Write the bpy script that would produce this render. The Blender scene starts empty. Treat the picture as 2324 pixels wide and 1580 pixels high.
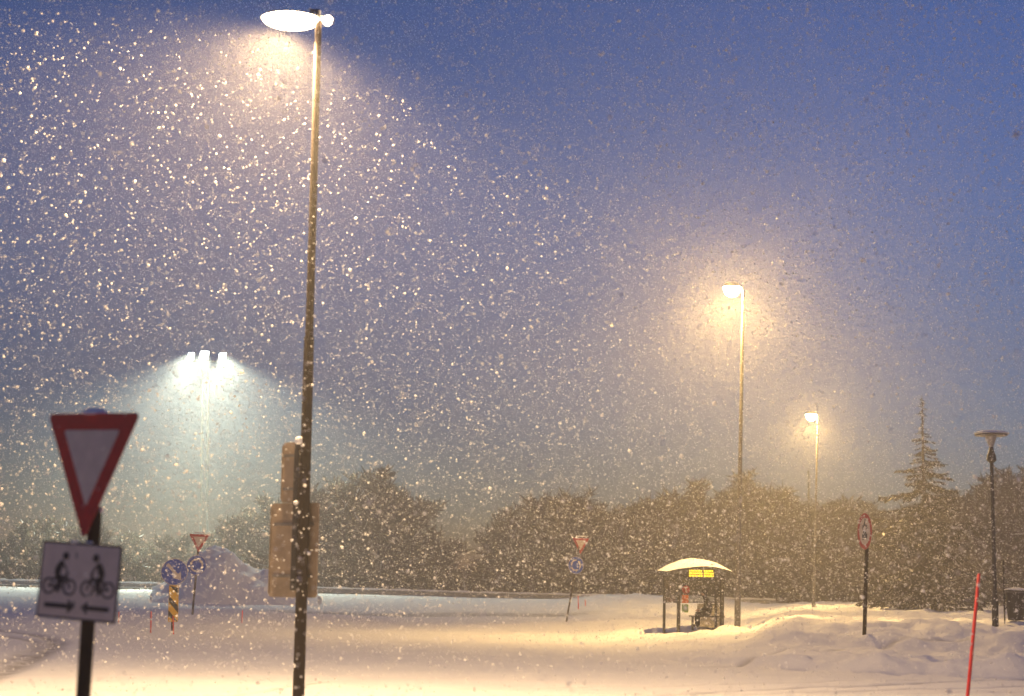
import bpy, bmesh, math, random
import numpy as np
from mathutils import Vector, Matrix
R = math.radians
sc = bpy.context.scene
COL = sc.collection
random.seed(7)
RNG = np.random.default_rng(11)

# ------------------------------------------------------------------ camera
CAM_Z = 1.45
PITCH, ROLL, LENS = 8.16, 1.2, 60.0
cam_d = bpy.data.cameras.new('camera')
cam = bpy.data.objects.new('camera', cam_d)
COL.objects.link(cam)
cam_d.lens = LENS
cam_d.sensor_width = 36.0
cam_d.clip_start = 0.05
cam_d.clip_end = 2000
MR = Matrix.Rotation(R(90 + PITCH), 4, 'X') @ Matrix.Rotation(R(ROLL), 4, 'Z')
cam.matrix_world = Matrix.Translation((0, 0, CAM_Z)) @ MR
cam_d.dof.use_dof = True
cam_d.dof.focus_distance = 62.0
cam_d.dof.aperture_fstop = 1.6
sc.camera = cam

# ------------------------------------------------------------------ dusk sky
SUN_EL, SUN_AZ = -0.3, 45.0
w = bpy.data.worlds.new('World')
sc.world = w
w.use_nodes = True
nt = w.node_tree
nt.nodes.clear()
sky = nt.nodes.new('ShaderNodeTexSky')
sky.sky_type = 'NISHITA'
sky.sun_disc = False
sky.sun_elevation = R(SUN_EL)
sky.sun_rotation = R(SUN_AZ)
sky.air_density = 1.0
sky.dust_density = 0.2
sky.ozone_density = 4.6
bg = nt.nodes.new('ShaderNodeBackground')
bg.inputs['Strength'].default_value = 0.065
out = nt.nodes.new('ShaderNodeOutputWorld')
nt.links.new(sky.outputs[0], bg.inputs['Color'])
nt.links.new(bg.outputs[0], out.inputs['Surface'])

# no sun lamp: the sun is below the horizon, the lit lamps of the place do the rest
LAMP_NEAR = 860.0
LAMP_FAR = 1000.0
LAMP_FAR2 = 650.0
FLOOD = 7800.0
HAZE_DENSITY = 0.0037
sc.view_settings.view_transform = 'Standard'
sc.view_settings.look = 'None'
sc.view_settings.gamma = 1.0
sc.view_settings.exposure = 3.15
sc.render.engine = 'CYCLES'
cy = sc.cycles
cy.use_adaptive_sampling = False
cy.use_denoising = True
cy.denoiser = 'OPENIMAGEDENOISE'
cy.denoising_prefilter = 'ACCURATE'
cy.max_bounces = 4
cy.diffuse_bounces = 2
cy.glossy_bounces = 2
cy.transmission_bounces = 4
cy.transparent_max_bounces = 8
cy.volume_bounces = 0
cy.sample_clamp_indirect = 0.4
cy.sample_clamp_direct = 3.0

# ------------------------------------------------------------------ pixel helpers (photo measured at 2324 x 1580)
FPX = LENS / 36.0 * 2324.0
MR3 = MR.to_3x3()
def ray(u, v):
    return MR3 @ Vector(((u - 1162.0) / FPX, (790.0 - v) / FPX, -1.0))
def P(u, v, Y):
    d = ray(u, v)
    k = Y / d.y
    return Vector((d.x * k, Y, CAM_Z + d.z * k))
def G(u, v, z=0.0):
    d = ray(u, v)
    k = (z - CAM_Z) / d.z
    return Vector((d.x * k, d.y * k, z))
def S(px, Y):           # pixels to metres at a distance
    return px * Y / FPX

# ------------------------------------------------------------------ materials
MATS = {}
def mat(name, col, rough=0.6, metal=0.0, var=0.15, scale=8.0, bump=0.0, spec=0.5, emit=None, estr=0.0, dirt=None):
    if name in MATS:
        return MATS[name]
    m = bpy.data.materials.new(name)
    m.use_nodes = True
    n = m.node_tree
    b = n.nodes['Principled BSDF']
    b.inputs['Roughness'].default_value = rough
    b.inputs['Metallic'].default_value = metal
    b.inputs['Specular IOR Level'].default_value = spec
    tc = n.nodes.new('ShaderNodeTexCoord')
    no = n.nodes.new('ShaderNodeTexNoise')
    no.inputs['Scale'].default_value = scale
    no.inputs['Detail'].default_value = 5
    n.links.new(tc.outputs['Object'], no.inputs['Vector'])
    rp = n.nodes.new('ShaderNodeValToRGB')
    rp.color_ramp.elements[0].position = 0.3
    rp.color_ramp.elements[1].position = 0.7
    d = dirt if dirt else tuple(c * (1 - var) for c in col)
    rp.color_ramp.elements[0].color = (*d, 1)
    rp.color_ramp.elements[1].color = (*[min(1, c * (1 + var * .5)) for c in col], 1)
    n.links.new(no.outputs['Fac'], rp.inputs['Fac'])
    n.links.new(rp.outputs['Color'], b.inputs['Base Color'])
    if bump:
        bp = n.nodes.new('ShaderNodeBump')
        bp.inputs['Strength'].default_value = bump
        bp.inputs['Distance'].default_value = 0.02
        n.links.new(no.outputs['Fac'], bp.inputs['Height'])
        n.links.new(bp.outputs['Normal'], b.inputs['Normal'])
    if emit:
        b.inputs['Emission Color'].default_value = (*emit, 1)
        b.inputs['Emission Strength'].default_value = estr
        m.cycles.emission_sampling = 'NONE'
    MATS[name] = m
    return m

M_STEEL = mat('galvanised_steel', (0.17, 0.16, 0.155), 0.45, 0.3, 0.3, 6, 0.1)
M_MAST = mat('dull_mast_steel', (0.06, 0.06, 0.058), 0.8, 0, 0.2, 4, 0, 0.2)
M_POST = mat('dark_post_steel', (0.034, 0.025, 0.020), 0.9, 0.0, 0.35, 9, 0.2, 0.1)
M_DARK = mat('dark_frame_metal', (0.045, 0.042, 0.042), 0.5, 0.2, 0.3, 9)
M_ALU = mat('sign_back_aluminium', (0.30, 0.235, 0.17), 0.6, 0.1, 0.30, 5, 0.1)
M_RED = mat('red_sign_sheeting', (0.46, 0.012, 0.010), 0.4, 0, 0.25, 14)
M_WHITE = mat('white_sign_sheeting', (0.64, 0.54, 0.45), 0.4, 0, 0.12, 10)
M_BLACK = mat('black_sign_ink', (0.02, 0.02, 0.022), 0.5, 0, 0.2, 10)
M_BLUE = mat('blue_sign_sheeting', (0.004, 0.080, 0.50), 0.5, 0, 0.2, 10, spec=0.15, dirt=(0.004, 0.06, 0.38))
M_YELLOW = mat('yellow_marker_sheeting', (0.95, 0.52, 0.02), 0.45, 0, 0.15, 6)
M_STICK = mat('red_stick_plastic', (0.75, 0.035, 0.03), 0.4, 0, 0.15, 6)
M_SNOWCAP = mat('fresh_snow_cap', (0.84, 0.85, 0.88), 0.85, 0, 0.06, 14, 0.5, 0.2)
M_BARK = mat('dark_bark', (0.045, 0.034, 0.026), 0.9, 0, 0.4, 12, 0.3, 0.1)
M_TWIG = mat('bare_twigs', (0.115, 0.092, 0.060), 0.9, 0, 0.35, 3, 0, 0.1)
M_FROST = mat('snowy_twigs', (0.55, 0.55, 0.57), 0.9, 0, 0.15, 3, 0, 0.1)
M_NEEDLE = mat('spruce_needles', (0.035, 0.030, 0.018), 0.9, 0, 0.4, 3, 0, 0.1)
M_CLOTH = mat('dark_winter_cloth', (0.022, 0.022, 0.028), 0.9, 0, 0.3, 20, 0, 0.1)
M_SKIN = mat('skin', (0.50, 0.32, 0.24), 0.6, 0, 0.05, 20, 0, 0.3)
M_HAIR = mat('dark_knit_cap', (0.02, 0.018, 0.02), 0.9, 0, 0.2, 30, 0, 0.1)
M_PAVE = mat('wet_grey_paving', (0.10, 0.095, 0.09), 0.7, 0, 0.45, 3, 0.3)
M_RAIL = mat('guard_rail_steel', (0.30, 0.30, 0.31), 0.5, 0.3, 0.2, 3)
M_ORANGE = mat('orange_notice_paper', (0.80, 0.20, 0.05), 0.6, 0, 0.15, 6)
M_GREEN = mat('green_notice_paper', (0.22, 0.40, 0.08), 0.6, 0, 0.15, 6)
M_PAPER = mat('pale_notice_paper', (0.55, 0.42, 0.25), 0.6, 0, 0.15, 6)
M_LED = mat('yellow_led', (0.9, 0.75, 0.1), 0.5, 0, 0.02, 3, emit=(1.0, 0.56, 0.015), estr=0.26)
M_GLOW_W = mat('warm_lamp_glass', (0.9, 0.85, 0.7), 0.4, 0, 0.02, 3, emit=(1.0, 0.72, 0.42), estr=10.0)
M_GLOW_Y = mat('yellow_lamp_glass', (0.9, 0.85, 0.7), 0.4, 0, 0.02, 3, emit=(1.0, 0.74, 0.38), estr=25.0)
M_GLOW_C = mat('floodlight_glass', (0.9, 0.9, 0.9), 0.4, 0, 0.02, 3, emit=(0.95, 1.0, 0.92), estr=14.0)
M_OPAL = mat('unlit_opal_glass', (0.45, 0.42, 0.38), 0.4, 0, 0.1, 6)

def glass_mat(nm='shelter_glass', tint=(0.80, 0.80, 0.76), lo=.06, hi=.35, dc=.6):
    m = bpy.data.materials.new(nm)
    m.use_nodes = True
    n = m.node_tree
    n.nodes.clear()
    o = n.nodes.new('ShaderNodeOutputMaterial')
    mx = n.nodes.new('ShaderNodeMixShader')
    tr = n.nodes.new('ShaderNodeBsdfTransparent')
    tr.inputs['Color'].default_value = (*tint, 1)
    gl = n.nodes.new('ShaderNodeBsdfGlossy')
    gl.inputs['Roughness'].default_value = 0.15
    df = n.nodes.new('ShaderNodeBsdfDiffuse')
    df.inputs['Color'].default_value = (dc, dc, dc, 1)
    m2 = n.nodes.new('ShaderNodeMixShader')
    m2.inputs['Fac'].default_value = 0.6
    n.links.new(gl.outputs[0], m2.inputs[1])
    n.links.new(df.outputs[0], m2.inputs[2])
    tc = n.nodes.new('ShaderNodeTexCoord')
    no = n.nodes.new('ShaderNodeTexNoise')
    no.inputs['Scale'].default_value = 5.0
    n.links.new(tc.outputs['Object'], no.inputs['Vector'])
    mr = n.nodes.new('ShaderNodeMapRange')
    mr.inputs['From Min'].default_value = 0.4
    mr.inputs['From Max'].default_value = 0.8
    mr.inputs['To Min'].default_value = lo
    mr.inputs['To Max'].default_value = hi
    n.links.new(no.outputs['Fac'], mr.inputs['Value'])
    n.links.new(mr.outputs[0], mx.inputs['Fac'])
    n.links.new(tr.outputs[0], mx.inputs[1])
    n.links.new(m2.outputs[0], mx.inputs[2])
    n.links.new(mx.outputs[0], o.inputs['Surface'])
    return m
M_GLASS = glass_mat()
M_GLASS2 = glass_mat('grimy_shelter_glass', (0.72, 0.68, 0.60), .15, .5, .25)

def snow_ground_mat():
    m = bpy.data.materials.new('snow_ground')
    m.use_nodes = True
    n = m.node_tree
    b = n.nodes['Principled BSDF']
    b.inputs['Roughness'].default_value = 0.85
    b.inputs['Specular IOR Level'].default_value = 0.2
    tc = n.nodes.new('ShaderNodeTexCoord')
    a = n.nodes.new('ShaderNodeAttribute')
    a.attribute_name = 'track'
    n1 = n.nodes.new('ShaderNodeTexNoise')
    n1.inputs['Scale'].default_value = 0.6
    n1.inputs['Detail'].default_value = 8
    n.links.new(tc.outputs['Object'], n1.inputs['Vector'])
    rp = n.nodes.new('ShaderNodeValToRGB')
    rp.color_ramp.elements[0].position = 0.25
    rp.color_ramp.elements[1].position = 0.75
    rp.color_ramp.elements[0].color = (0.78, 0.79, 0.82, 1)
    rp.color_ramp.elements[1].color = (0.86, 0.865, 0.88, 1)
    n.links.new(n1.outputs['Fac'], rp.inputs['Fac'])
    n2 = n.nodes.new('ShaderNodeTexNoise')
    n2.inputs['Scale'].default_value = 2.2
    n2.inputs['Detail'].default_value = 6
    n.links.new(tc.outputs['Object'], n2.inputs['Vector'])
    mr = n.nodes.new('ShaderNodeMapRange')
    mr.inputs['From Min'].default_value = 0.35
    mr.inputs['From Max'].default_value = 0.65
    mr.inputs['To Min'].default_value = 0.35
    mr.inputs['To Max'].default_value = 1.0
    n.links.new(n2.outputs['Fac'], mr.inputs['Value'])
    mu = n.nodes.new('ShaderNodeMath')
    mu.operation = 'MULTIPLY'
    mu.use_clamp = True
    n.links.new(a.outputs['Fac'], mu.inputs[0])
    n.links.new(mr.outputs[0], mu.inputs[1])
    mx = n.nodes.new('ShaderNodeMix')
    mx.data_type = 'RGBA'
    n.links.new(mu.outputs[0], mx.inputs['Factor'])
    n.links.new(rp.outputs['Color'], mx.inputs['A'])
    mx.inputs['B'].default_value = (0.30, 0.29, 0.29, 1)
    n.links.new(mx.outputs['Result'], b.inputs['Base Color'])
    n3 = n.nodes.new('ShaderNodeTexNoise')
    n3.inputs['Scale'].default_value = 9.0
    n3.inputs['Detail'].default_value = 5
    n.links.new(tc.outputs['Object'], n3.inputs['Vector'])
    bp = n.nodes.new('ShaderNodeBump')
    bp.inputs['Strength'].default_value = 0.5
    bp.inputs['Distance'].default_value = 0.03
    n.links.new(n3.outputs['Fac'], bp.inputs['Height'])
    n.links.new(bp.outputs['Normal'], b.inputs['Normal'])
    return m
M_SNOW = snow_ground_mat()

def flake_mat():
    m = bpy.data.materials.new('snowflake')
    m.use_nodes = True
    n = m.node_tree
    n.nodes.clear()
    o = n.nodes.new('ShaderNodeOutputMaterial')
    mx = n.nodes.new('ShaderNodeMixShader')
    mx.inputs['Fac'].default_value = 0.5
    d = n.nodes.new('ShaderNodeBsdfDiffuse')
    d.inputs['Color'].default_value = (0.92, 0.92, 0.93, 1)
    t = n.nodes.new('ShaderNodeBsdfTranslucent')
    t.inputs['Color'].default_value = (0.92, 0.92, 0.93, 1)
    n.links.new(d.outputs[0], mx.inputs[1])
    n.links.new(t.outputs[0], mx.inputs[2])
    n.links.new(mx.outputs[0], o.inputs['Surface'])
    return m
M_FLAKE = flake_mat()

# ------------------------------------------------------------------ mesh helpers
class MB:
    def __init__(s):
        s.v, s.f, s.m = [], [], []
    def add(s, vs, fs, mi=0):
        o = len(s.v)
        s.v += [tuple(a) for a in vs]
        s.f += [tuple(i + o for i in f) for f in fs]
        s.m += [mi] * len(fs)
    def box(s, c, h, F=None, mi=0, bev=0.0):
        # chamfered box: centre c, half sizes h, F = 3x3 frame
        F = F or Matrix.Identity(3)
        b = min(bev, min(h) * 0.6) if bev else 0
        c = Vector(c)
        if not b:
            vs = [c + F @ Vector((x * h[0], y * h[1], z * h[2])) for x in (-1, 1) for y in (-1, 1) for z in (-1, 1)]
            s.add(vs, [(0, 1, 3, 2), (4, 6, 7, 5), (0, 4, 5, 1), (2, 3, 7, 6), (0, 2, 6, 4), (1, 5, 7, 3)], mi)
            return
        bm = bmesh.new()
        bmesh.ops.create_cube(bm, size=2)
        for v in bm.verts:
            v.co = Vector((v.co.x * h[0], v.co.y * h[1], v.co.z * h[2]))
        bmesh.ops.bevel(bm, geom=bm.edges[:], offset=b, segments=2, affect='EDGES', profile=0.5)
        bm.verts.index_update()
        s.add([c + F @ v.co for v in bm.verts], [[v.index for v in f.verts] for f in bm.faces], mi)
        bm.free()
    def tube(s, pts, rad, n=12, mi=0, caps=True):
        pts = [Vector(p) for p in pts]
        if not hasattr(rad, '__len__'):
            rad = [rad] * len(pts)
        vs, fs = [], []
        for i, p in enumerate(pts):
            a = pts[max(0, i - 1)]
            b = pts[min(len(pts) - 1, i + 1)]
            t = (b - a).normalized()
            up = Vector((0, 1, 0)) if abs(t.y) < 0.9 else Vector((1, 0, 0))
            x = t.cross(up).normalized()
            y = x.cross(t).normalized()
            for k in range(n):
                an = 2 * math.pi * k / n
                vs.append(p + (x * math.cos(an) + y * math.sin(an)) * rad[i])
        for i in range(len(pts) - 1):
            for k in range(n):
                k2 = (k + 1) % n
                fs.append((i * n + k, i * n + k2, (i + 1) * n + k2, (i + 1) * n + k))
        if caps:
            fs.append(tuple(range(n - 1, -1, -1)))
            fs.append(tuple((len(pts) - 1) * n + k for k in range(n)))
        s.add(vs, fs, mi)
    def prism(s, poly, t0, t1, O, X, Z, N, mi=0):
        # flat polygon in the X,Z plane, from depth t0 to t1 along N
        n = len(poly)
        O = Vector(O)
        vs = [O + X * a + Z * b + N * t0 for a, b in poly] + [O + X * a + Z * b + N * t1 for a, b in poly]
        fs = [tuple(range(n)), tuple(range(2 * n - 1, n - 1, -1))]
        for k in range(n):
            k2 = (k + 1) % n
            fs.append((k, k + n, k2 + n, k2))
        s.add(vs, fs, mi)
    def ring(s, r0, r1, t0, t1, O, X, Z, N, mi=0, a0=0.0, a1=2 * math.pi, n=32, c=(0, 0)):
        O = Vector(O)
        full = abs(a1 - a0) > 6.28
        m = n if full else n + 1
        vs = []
        for k in range(m):
            a = a0 + (a1 - a0) * k / n
            for r in (r0, r1):
                for t in (t0, t1):
                    vs.append(O + X * (c[0] + r * math.cos(a)) + Z * (c[1] + r * math.sin(a)) + N * t)
        fs = []
        for k in range(n):
            a, b = 4 * k, 4 * ((k + 1) % m)
            fs += [(a, b, b + 2, a + 2), (a + 1, a + 3, b + 3, b + 1), (a, a + 1, b + 1, b), (a + 2, b + 2, b + 3, a + 3)]
        if not full:
            fs += [(0, 2, 3, 1)]
            e = 4 * (m - 1)
            fs += [(e, e + 1, e + 3, e + 2)]
        s.add(vs, fs, mi)
    def stroke(s, pts, wd, t0, t1, O, X, Z, N, mi=0):
        # thick polyline in the sign plane
        for (a, b) in zip(pts[:-1], pts[1:]):
            d = Vector((b[0] - a[0], b[1] - a[1]))
            L = d.length or 1e-6
            d /= L
            p = Vector((-d.y, d.x)) * wd / 2
            e = d * wd * 0.25
            a_, b_ = Vector(a) - e, Vector(b) + e
            s.prism([tuple(a_ - p), tuple(b_ - p), tuple(b_ + p), tuple(a_ + p)], t0, t1, O, X, Z, N, mi)
    def blob(s, c, r, n=10, mi=0, seed=0, flat=0.0, F=None):
        # lumpy ellipsoid with radii r
        rr = random.Random(seed)
        ph = [rr.uniform(0, 6.3) for _ in range(6)]
        F = F or Matrix.Identity(3)
        c = Vector(c)
        vs, fs = [], []
        m = n * 2
        for i in range(n + 1):
            th = math.pi * i / n
            for k in range(m):
                a = 2 * math.pi * k / m
                q = 1 + 0.10 * math.sin(3 * a + ph[0]) * math.sin(th) + 0.07 * math.sin(5 * a + 3 * th + ph[1]) * math.sin(th) + 0.06 * math.sin(4 * th + ph[2])
                z = math.cos(th)
                if z < 0:
                    z *= (1 - flat)
                vs.append(c + F @ Vector((r[0] * q * math.sin(th) * math.cos(a), r[1] * q * math.sin(th) * math.sin(a), r[2] * q * z)))
        for i in range(n):
            for k in range(m):
                k2 = (k + 1) % m
                fs.append((i * m + k, (i + 1) * m + k, (i + 1) * m + k2, i * m + k2))
        s.add(vs, fs, mi)
    def build(s, name, mats, parent=None, smooth=False, origin=None):
        me = bpy.data.meshes.new(name)
        vs = s.v
        if parent is not None:
            off = Vector(parent['_abs']) if '_abs' in parent else Vector((0, 0, 0))
        elif origin is not None:
            off = Vector(origin)
        else:
            off = Vector((0, 0, 0))
        vs = [(a[0] - off.x, a[1] - off.y, a[2] - off.z) for a in vs]
        me.from_pydata(vs, [], s.f)
        if not isinstance(mats, (list, tuple)):
            mats = [mats]
        for m in mats:
            me.materials.append(m)
        me.polygons.foreach_set('material_index', s.m)
        bm = bmesh.new()
        bm.from_mesh(me)
        bmesh.ops.remove_doubles(bm, verts=bm.verts, dist=1e-5)
        bmesh.ops.recalc_face_normals(bm, faces=bm.faces)
        bm.to_mesh(me)
        bm.free()
        if smooth:
            me.shade_smooth()
            me.set_sharp_from_angle(angle=R(40))
        me.update()
        o = bpy.data.objects.new(name, me)
        COL.objects.link(o)
        if parent is not None:
            o.parent = parent
            o['_abs'] = list(off)
        else:
            o.location = off
            o['_abs'] = list(off)
        return o

def tag(o, label=None, cat=None, group=None, kind=None):
    if label: o['label'] = label
    if cat: o['category'] = cat
    if group: o['group'] = group
    if kind: o['kind'] = kind
    return o
def thing(name, loc, label, cat, group=None):
    o = bpy.data.objects.new(name, None)
    o.empty_display_size = 0.2
    COL.objects.link(o)
    o.location = loc
    o['_abs'] = list(loc)
    return tag(o, label, cat, group)
def sign_frame(yaw, tilt=0.0, face=1):
    # yaw > 0: right end nearer; tilt > 0: turned clockwise seen from the front
    y, t = R(yaw), R(tilt)
    X0 = Vector((math.cos(y), -math.sin(y), 0))
    N = Vector((-math.sin(y), -math.cos(y), 0))
    Z0 = Vector((0, 0, 1))
    X = X0 * math.cos(t) - Z0 * math.sin(t)
    Z = Z0 * math.cos(t) + X0 * math.sin(t)
    return X, Z, N
def vyaw(u, yaw):
    # yaw measured from facing the viewer's spot, turned to world yaw
    return yaw + math.degrees(math.atan((u - 1162.0) / FPX))
def batwing(l, p, lim=5.0):
    # street luminaires throw more light sideways than straight down, as their photometric curves show
    l.use_nodes = True
    n = l.node_tree
    em = n.nodes['Emission']
    tc = n.nodes.new('ShaderNodeTexCoord')
    sx = n.nodes.new('ShaderNodeSeparateXYZ')
    n.links.new(tc.outputs['Normal'], sx.inputs[0])
    ab = n.nodes.new('ShaderNodeMath')
    ab.operation = 'ABSOLUTE'
    n.links.new(sx.outputs['Z'], ab.inputs[0])
    mx = n.nodes.new('ShaderNodeMath')
    mx.operation = 'MAXIMUM'
    mx.inputs[1].default_value = 0.05
    n.links.new(ab.outputs[0], mx.inputs[0])
    pw = n.nodes.new('ShaderNodeMath')
    pw.operation = 'POWER'
    pw.inputs[1].default_value = -p
    n.links.new(mx.outputs[0], pw.inputs[0])
    mn = n.nodes.new('ShaderNodeMath')
    mn.operation = 'MINIMUM'
    mn.inputs[1].default_value = lim
    n.links.new(pw.outputs[0], mn.inputs[0])
    n.links.new(mn.outputs[0], em.inputs['Strength'])
def spot(name, parent, loc, watts, col, size, blend, rad, aim=None, wing=0):
    l = bpy.data.lights.new(name, 'SPOT')
    l.energy = watts
    l.color = col
    l.spot_size = R(size)
    l.spot_blend = blend
    l.shadow_soft_size = rad
    if wing:
        batwing(l, wing)
    o = bpy.data.objects.new(name, l)
    COL.objects.link(o)
    o.parent = parent
    o.location = Vector(loc) - Vector(parent['_abs'])
    if aim is not None:
        d = Vector(aim) - Vector(loc)
        o.rotation_euler = d.to_track_quat('-Z', 'Y').to_euler()
    return o

# ------------------------------------------------------------------ terrain
def sstep(a, b, x):
    t = np.clip((x - a) / (b - a), 0, 1)
    return t * t * (3 - 2 * t)
_L = RNG.random((256, 256))
def vnoise(x, y):
    xi, yi = np.floor(x).astype(int), np.floor(y).astype(int)
    fx, fy = x - xi, y - yi
    fx, fy = fx * fx * (3 - 2 * fx), fy * fy * (3 - 2 * fy)
    g = lambda a, b: _L[a & 255, b & 255]
    return (g(xi, yi) * (1 - fx) + g(xi + 1, yi) * fx) * (1 - fy) + (g(xi, yi + 1) * (1 - fx) + g(xi + 1, yi + 1) * fx) * fy
def fbm(x, y, o=4):
    s, a = 0, 0.5
    for k in range(o):
        s = s + a * (vnoise(x * 2 ** k + 17 * k, y * 2 ** k + 31 * k) - 0.5)
        a *= 0.5
    return s
SHEL = P(1585, 1440, 60.5)
def height(x, Y):
    x = np.asarray(x, float)
    Y = np.asarray(Y, float)
    Ys = np.maximum(Y, 1.0)
    t = x / Ys
    z = 0.05 * fbm(x * 0.25, Y * 0.12) + 0.05 * fbm(x * 1.2, Y * 0.9)
    # plough bank along the far kerb of the near road
    wob = 0.5 * fbm(x * 0.9, Y * 0 + 3.3, 3)
    kerb = np.interp(x, [-50, 1.0, 3, 5, 7.2, 10, 20, 60], [43, 41.5, 40.4, 36.8, 34.3, 33.6, 33.2, 33]) + wob
    s = Y - kerb
    H1 = 0.36 * sstep(2.2, 7.0, x) * (0.85 + 1.2 * fbm(x * 1.1, Y * 0.9 + 9, 4))
    z = z + H1 * sstep(0, 0.75, s)
    z = z + 0.10 * sstep(3.0, 7.0, x) * np.exp(-((s - 0.7) / 0.35) ** 2) * (0.5 + 1.6 * fbm(x * 2.1, Y * 1.7, 3))
    # higher lumpy mound behind the footway
    edge = 0.134 + 0.010 * fbm(x * 0.6, Y * 0.6, 2)
    yy = Y - 2.6 * fbm(x * 0.5, 2.0 + 0 * Y, 3)
    m = sstep(edge, edge + 0.035, t) * (0.68 * sstep(38.8, 40.6, yy) + 0.32 * sstep(40.0, 44.5, yy))
    lump = 0.70 + 0.55 * fbm(x * 0.42, Y * 0.42 + 5, 4)
    far_m = 1 - 0.35 * sstep(47, 60, Y)
    z = z + m * lump * far_m * 0.80
    z = z + m * far_m * (0.36 * np.maximum(fbm(x * 0.85 + 0.3 * Y, Y * 0.55 + 11, 4), -0.05) + 0.09 * fbm(x * 2.6, Y * 1.9 + 3, 3))
    z = z + 0.14 * sstep(3.0, 6.0, x) * np.exp(-((s - 0.6) / 0.8) ** 2) * fbm(x * 3.1, Y * 2.4 + 7, 3)
    # far ground rises to the wood
    z = z + 1.15 * sstep(82, 112, Y) * (1 - 0.75 * sstep(0.11, 0.17, t)) + 0.30 * sstep(60, 90, Y) * sstep(0.13, 0.2, t)
    z = z + 2.6 * sstep(125, 260, Y)
    # traffic island on the left, low banks
    isl = np.exp(-(((x + 13.5) / 7.5) ** 2 + ((Y - 78) / 13) ** 2) ** 2)
    z = z + 0.35 * isl * (0.8 + 0.8 * fbm(x * 0.3, Y * 0.3, 3))
    bank = np.exp(-((Y - 79 + 0.15 * x) / 1.6) ** 2) * sstep(-4, 2.5, x) * (1 - sstep(9, 11, x))
    z = z + 0.22 * bank
    drift = np.exp(-(((x - 3.5) / 5.0) ** 2 + ((Y - 72) / 3.5) ** 2))
    z = z + 0.30 * drift
    # hollow dug at the shelter, drift in front of it
    dx, dy = x - SHEL.x, Y - SHEL.y
    z = z - 0.42 * np.exp(-(((dx + 0.7) / 1.25) ** 2 + ((dy + 1.0) / 1.7) ** 2) ** 1.5)
    z = z + 0.20 * np.exp(-(((dx - 1.5) / 1.2) ** 2 + ((dy + 2.6) / 1.0) ** 2))
    z = z + 0.12 * np.exp(-(((dx + 2.5) / 1.5) ** 2 + ((dy - 0.2) / 1.2) ** 2))
    # near shoulder
    z = z - 0.35 * (1 - sstep(6, 16, Y))
    return z
def hz(x, Y):
    return float(height(np.array([x]), np.array([Y]))[0])

def track_attr(x, Y):
    a = np.zeros_like(x)
    def line(px, wd, st, z=0.0):
        nonlocal a
        pts = [G(u, v, z) for u, v in px]
        d2 = np.full_like(x, 1e9)
        for p, q in zip(pts[:-1], pts[1:]):
            vx, vy = q.x - p.x, q.y - p.y
            L = vx * vx + vy * vy + 1e-9
            k = np.clip(((x - p.x) * vx + (Y - p.y) * vy) / L, 0, 1)
            d2 = np.minimum(d2, (x - p.x - k * vx) ** 2 + (Y - p.y - k * vy) ** 2)
        a = np.maximum(a, st * np.exp(-d2 / wd ** 2))
    line([(-60, 1426), (0, 1430), (70, 1437), (112, 1446), (130, 1457), (112, 1474), (60, 1499), (0, 1525), (-60, 1545)], 0.28, 0.42)
    line([(-60, 1436), (0, 1441), (60, 1449), (92, 1459), (84, 1472), (40, 1490), (0, 1505)], 0.22, 0.30)
    line([(120, 1366), (266, 1369), (385, 1370), (616, 1374)], 0.9, 0.55)
    line([(200, 1382), (400, 1384), (554, 1389), (700, 1392)], 0.5, 0.35)
    line([(640, 1400), (900, 1404), (1060, 1406), (1280, 1410)], 1.5, 0.50)
    line([(880, 1373), (1010, 1388), (1100, 1396), (1290, 1400)], 2.0, 0.35)
    line([(700, 1379), (950, 1383), (1300, 1384), (1500, 1387)], 1.2, 0.30)
    line([(1500, 1577), (1758, 1564), (2099, 1551), (2400, 1540)], 0.09, 0.45)
    line([(1700, 1577), (2000, 1566), (2400, 1556)], 0.08, 0.40)
    line([(1300, 1570), (1700, 1575), (2400, 1570)], 0.07, 0.30)
    line([(1050, 1562), (1500, 1557), (2000, 1545), (2400, 1541)], 0.07, 0.22)
    line([(520, 1581), (554, 1575), (664, 1557), (760, 1545)], 0.06, 0.40)
    line([(1580, 1481), (1800, 1479), (2050, 1478), (2200, 1480)], 0.12, 0.35, 0.3)  # darkened line along the ridge by the footway
    for (u, v) in [(1228, 1485), (1235, 1487), (1575, 1492), (1450, 1506), (1430, 1505), (1500, 1508), (1590, 1494), (1570, 1495)]:
        p = G(u, v)
        a = np.maximum(a, 0.4 * np.exp(-(((x - p.x) / 0.10) ** 2 + ((Y - p.y) / 0.18) ** 2)))
    return a

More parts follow.
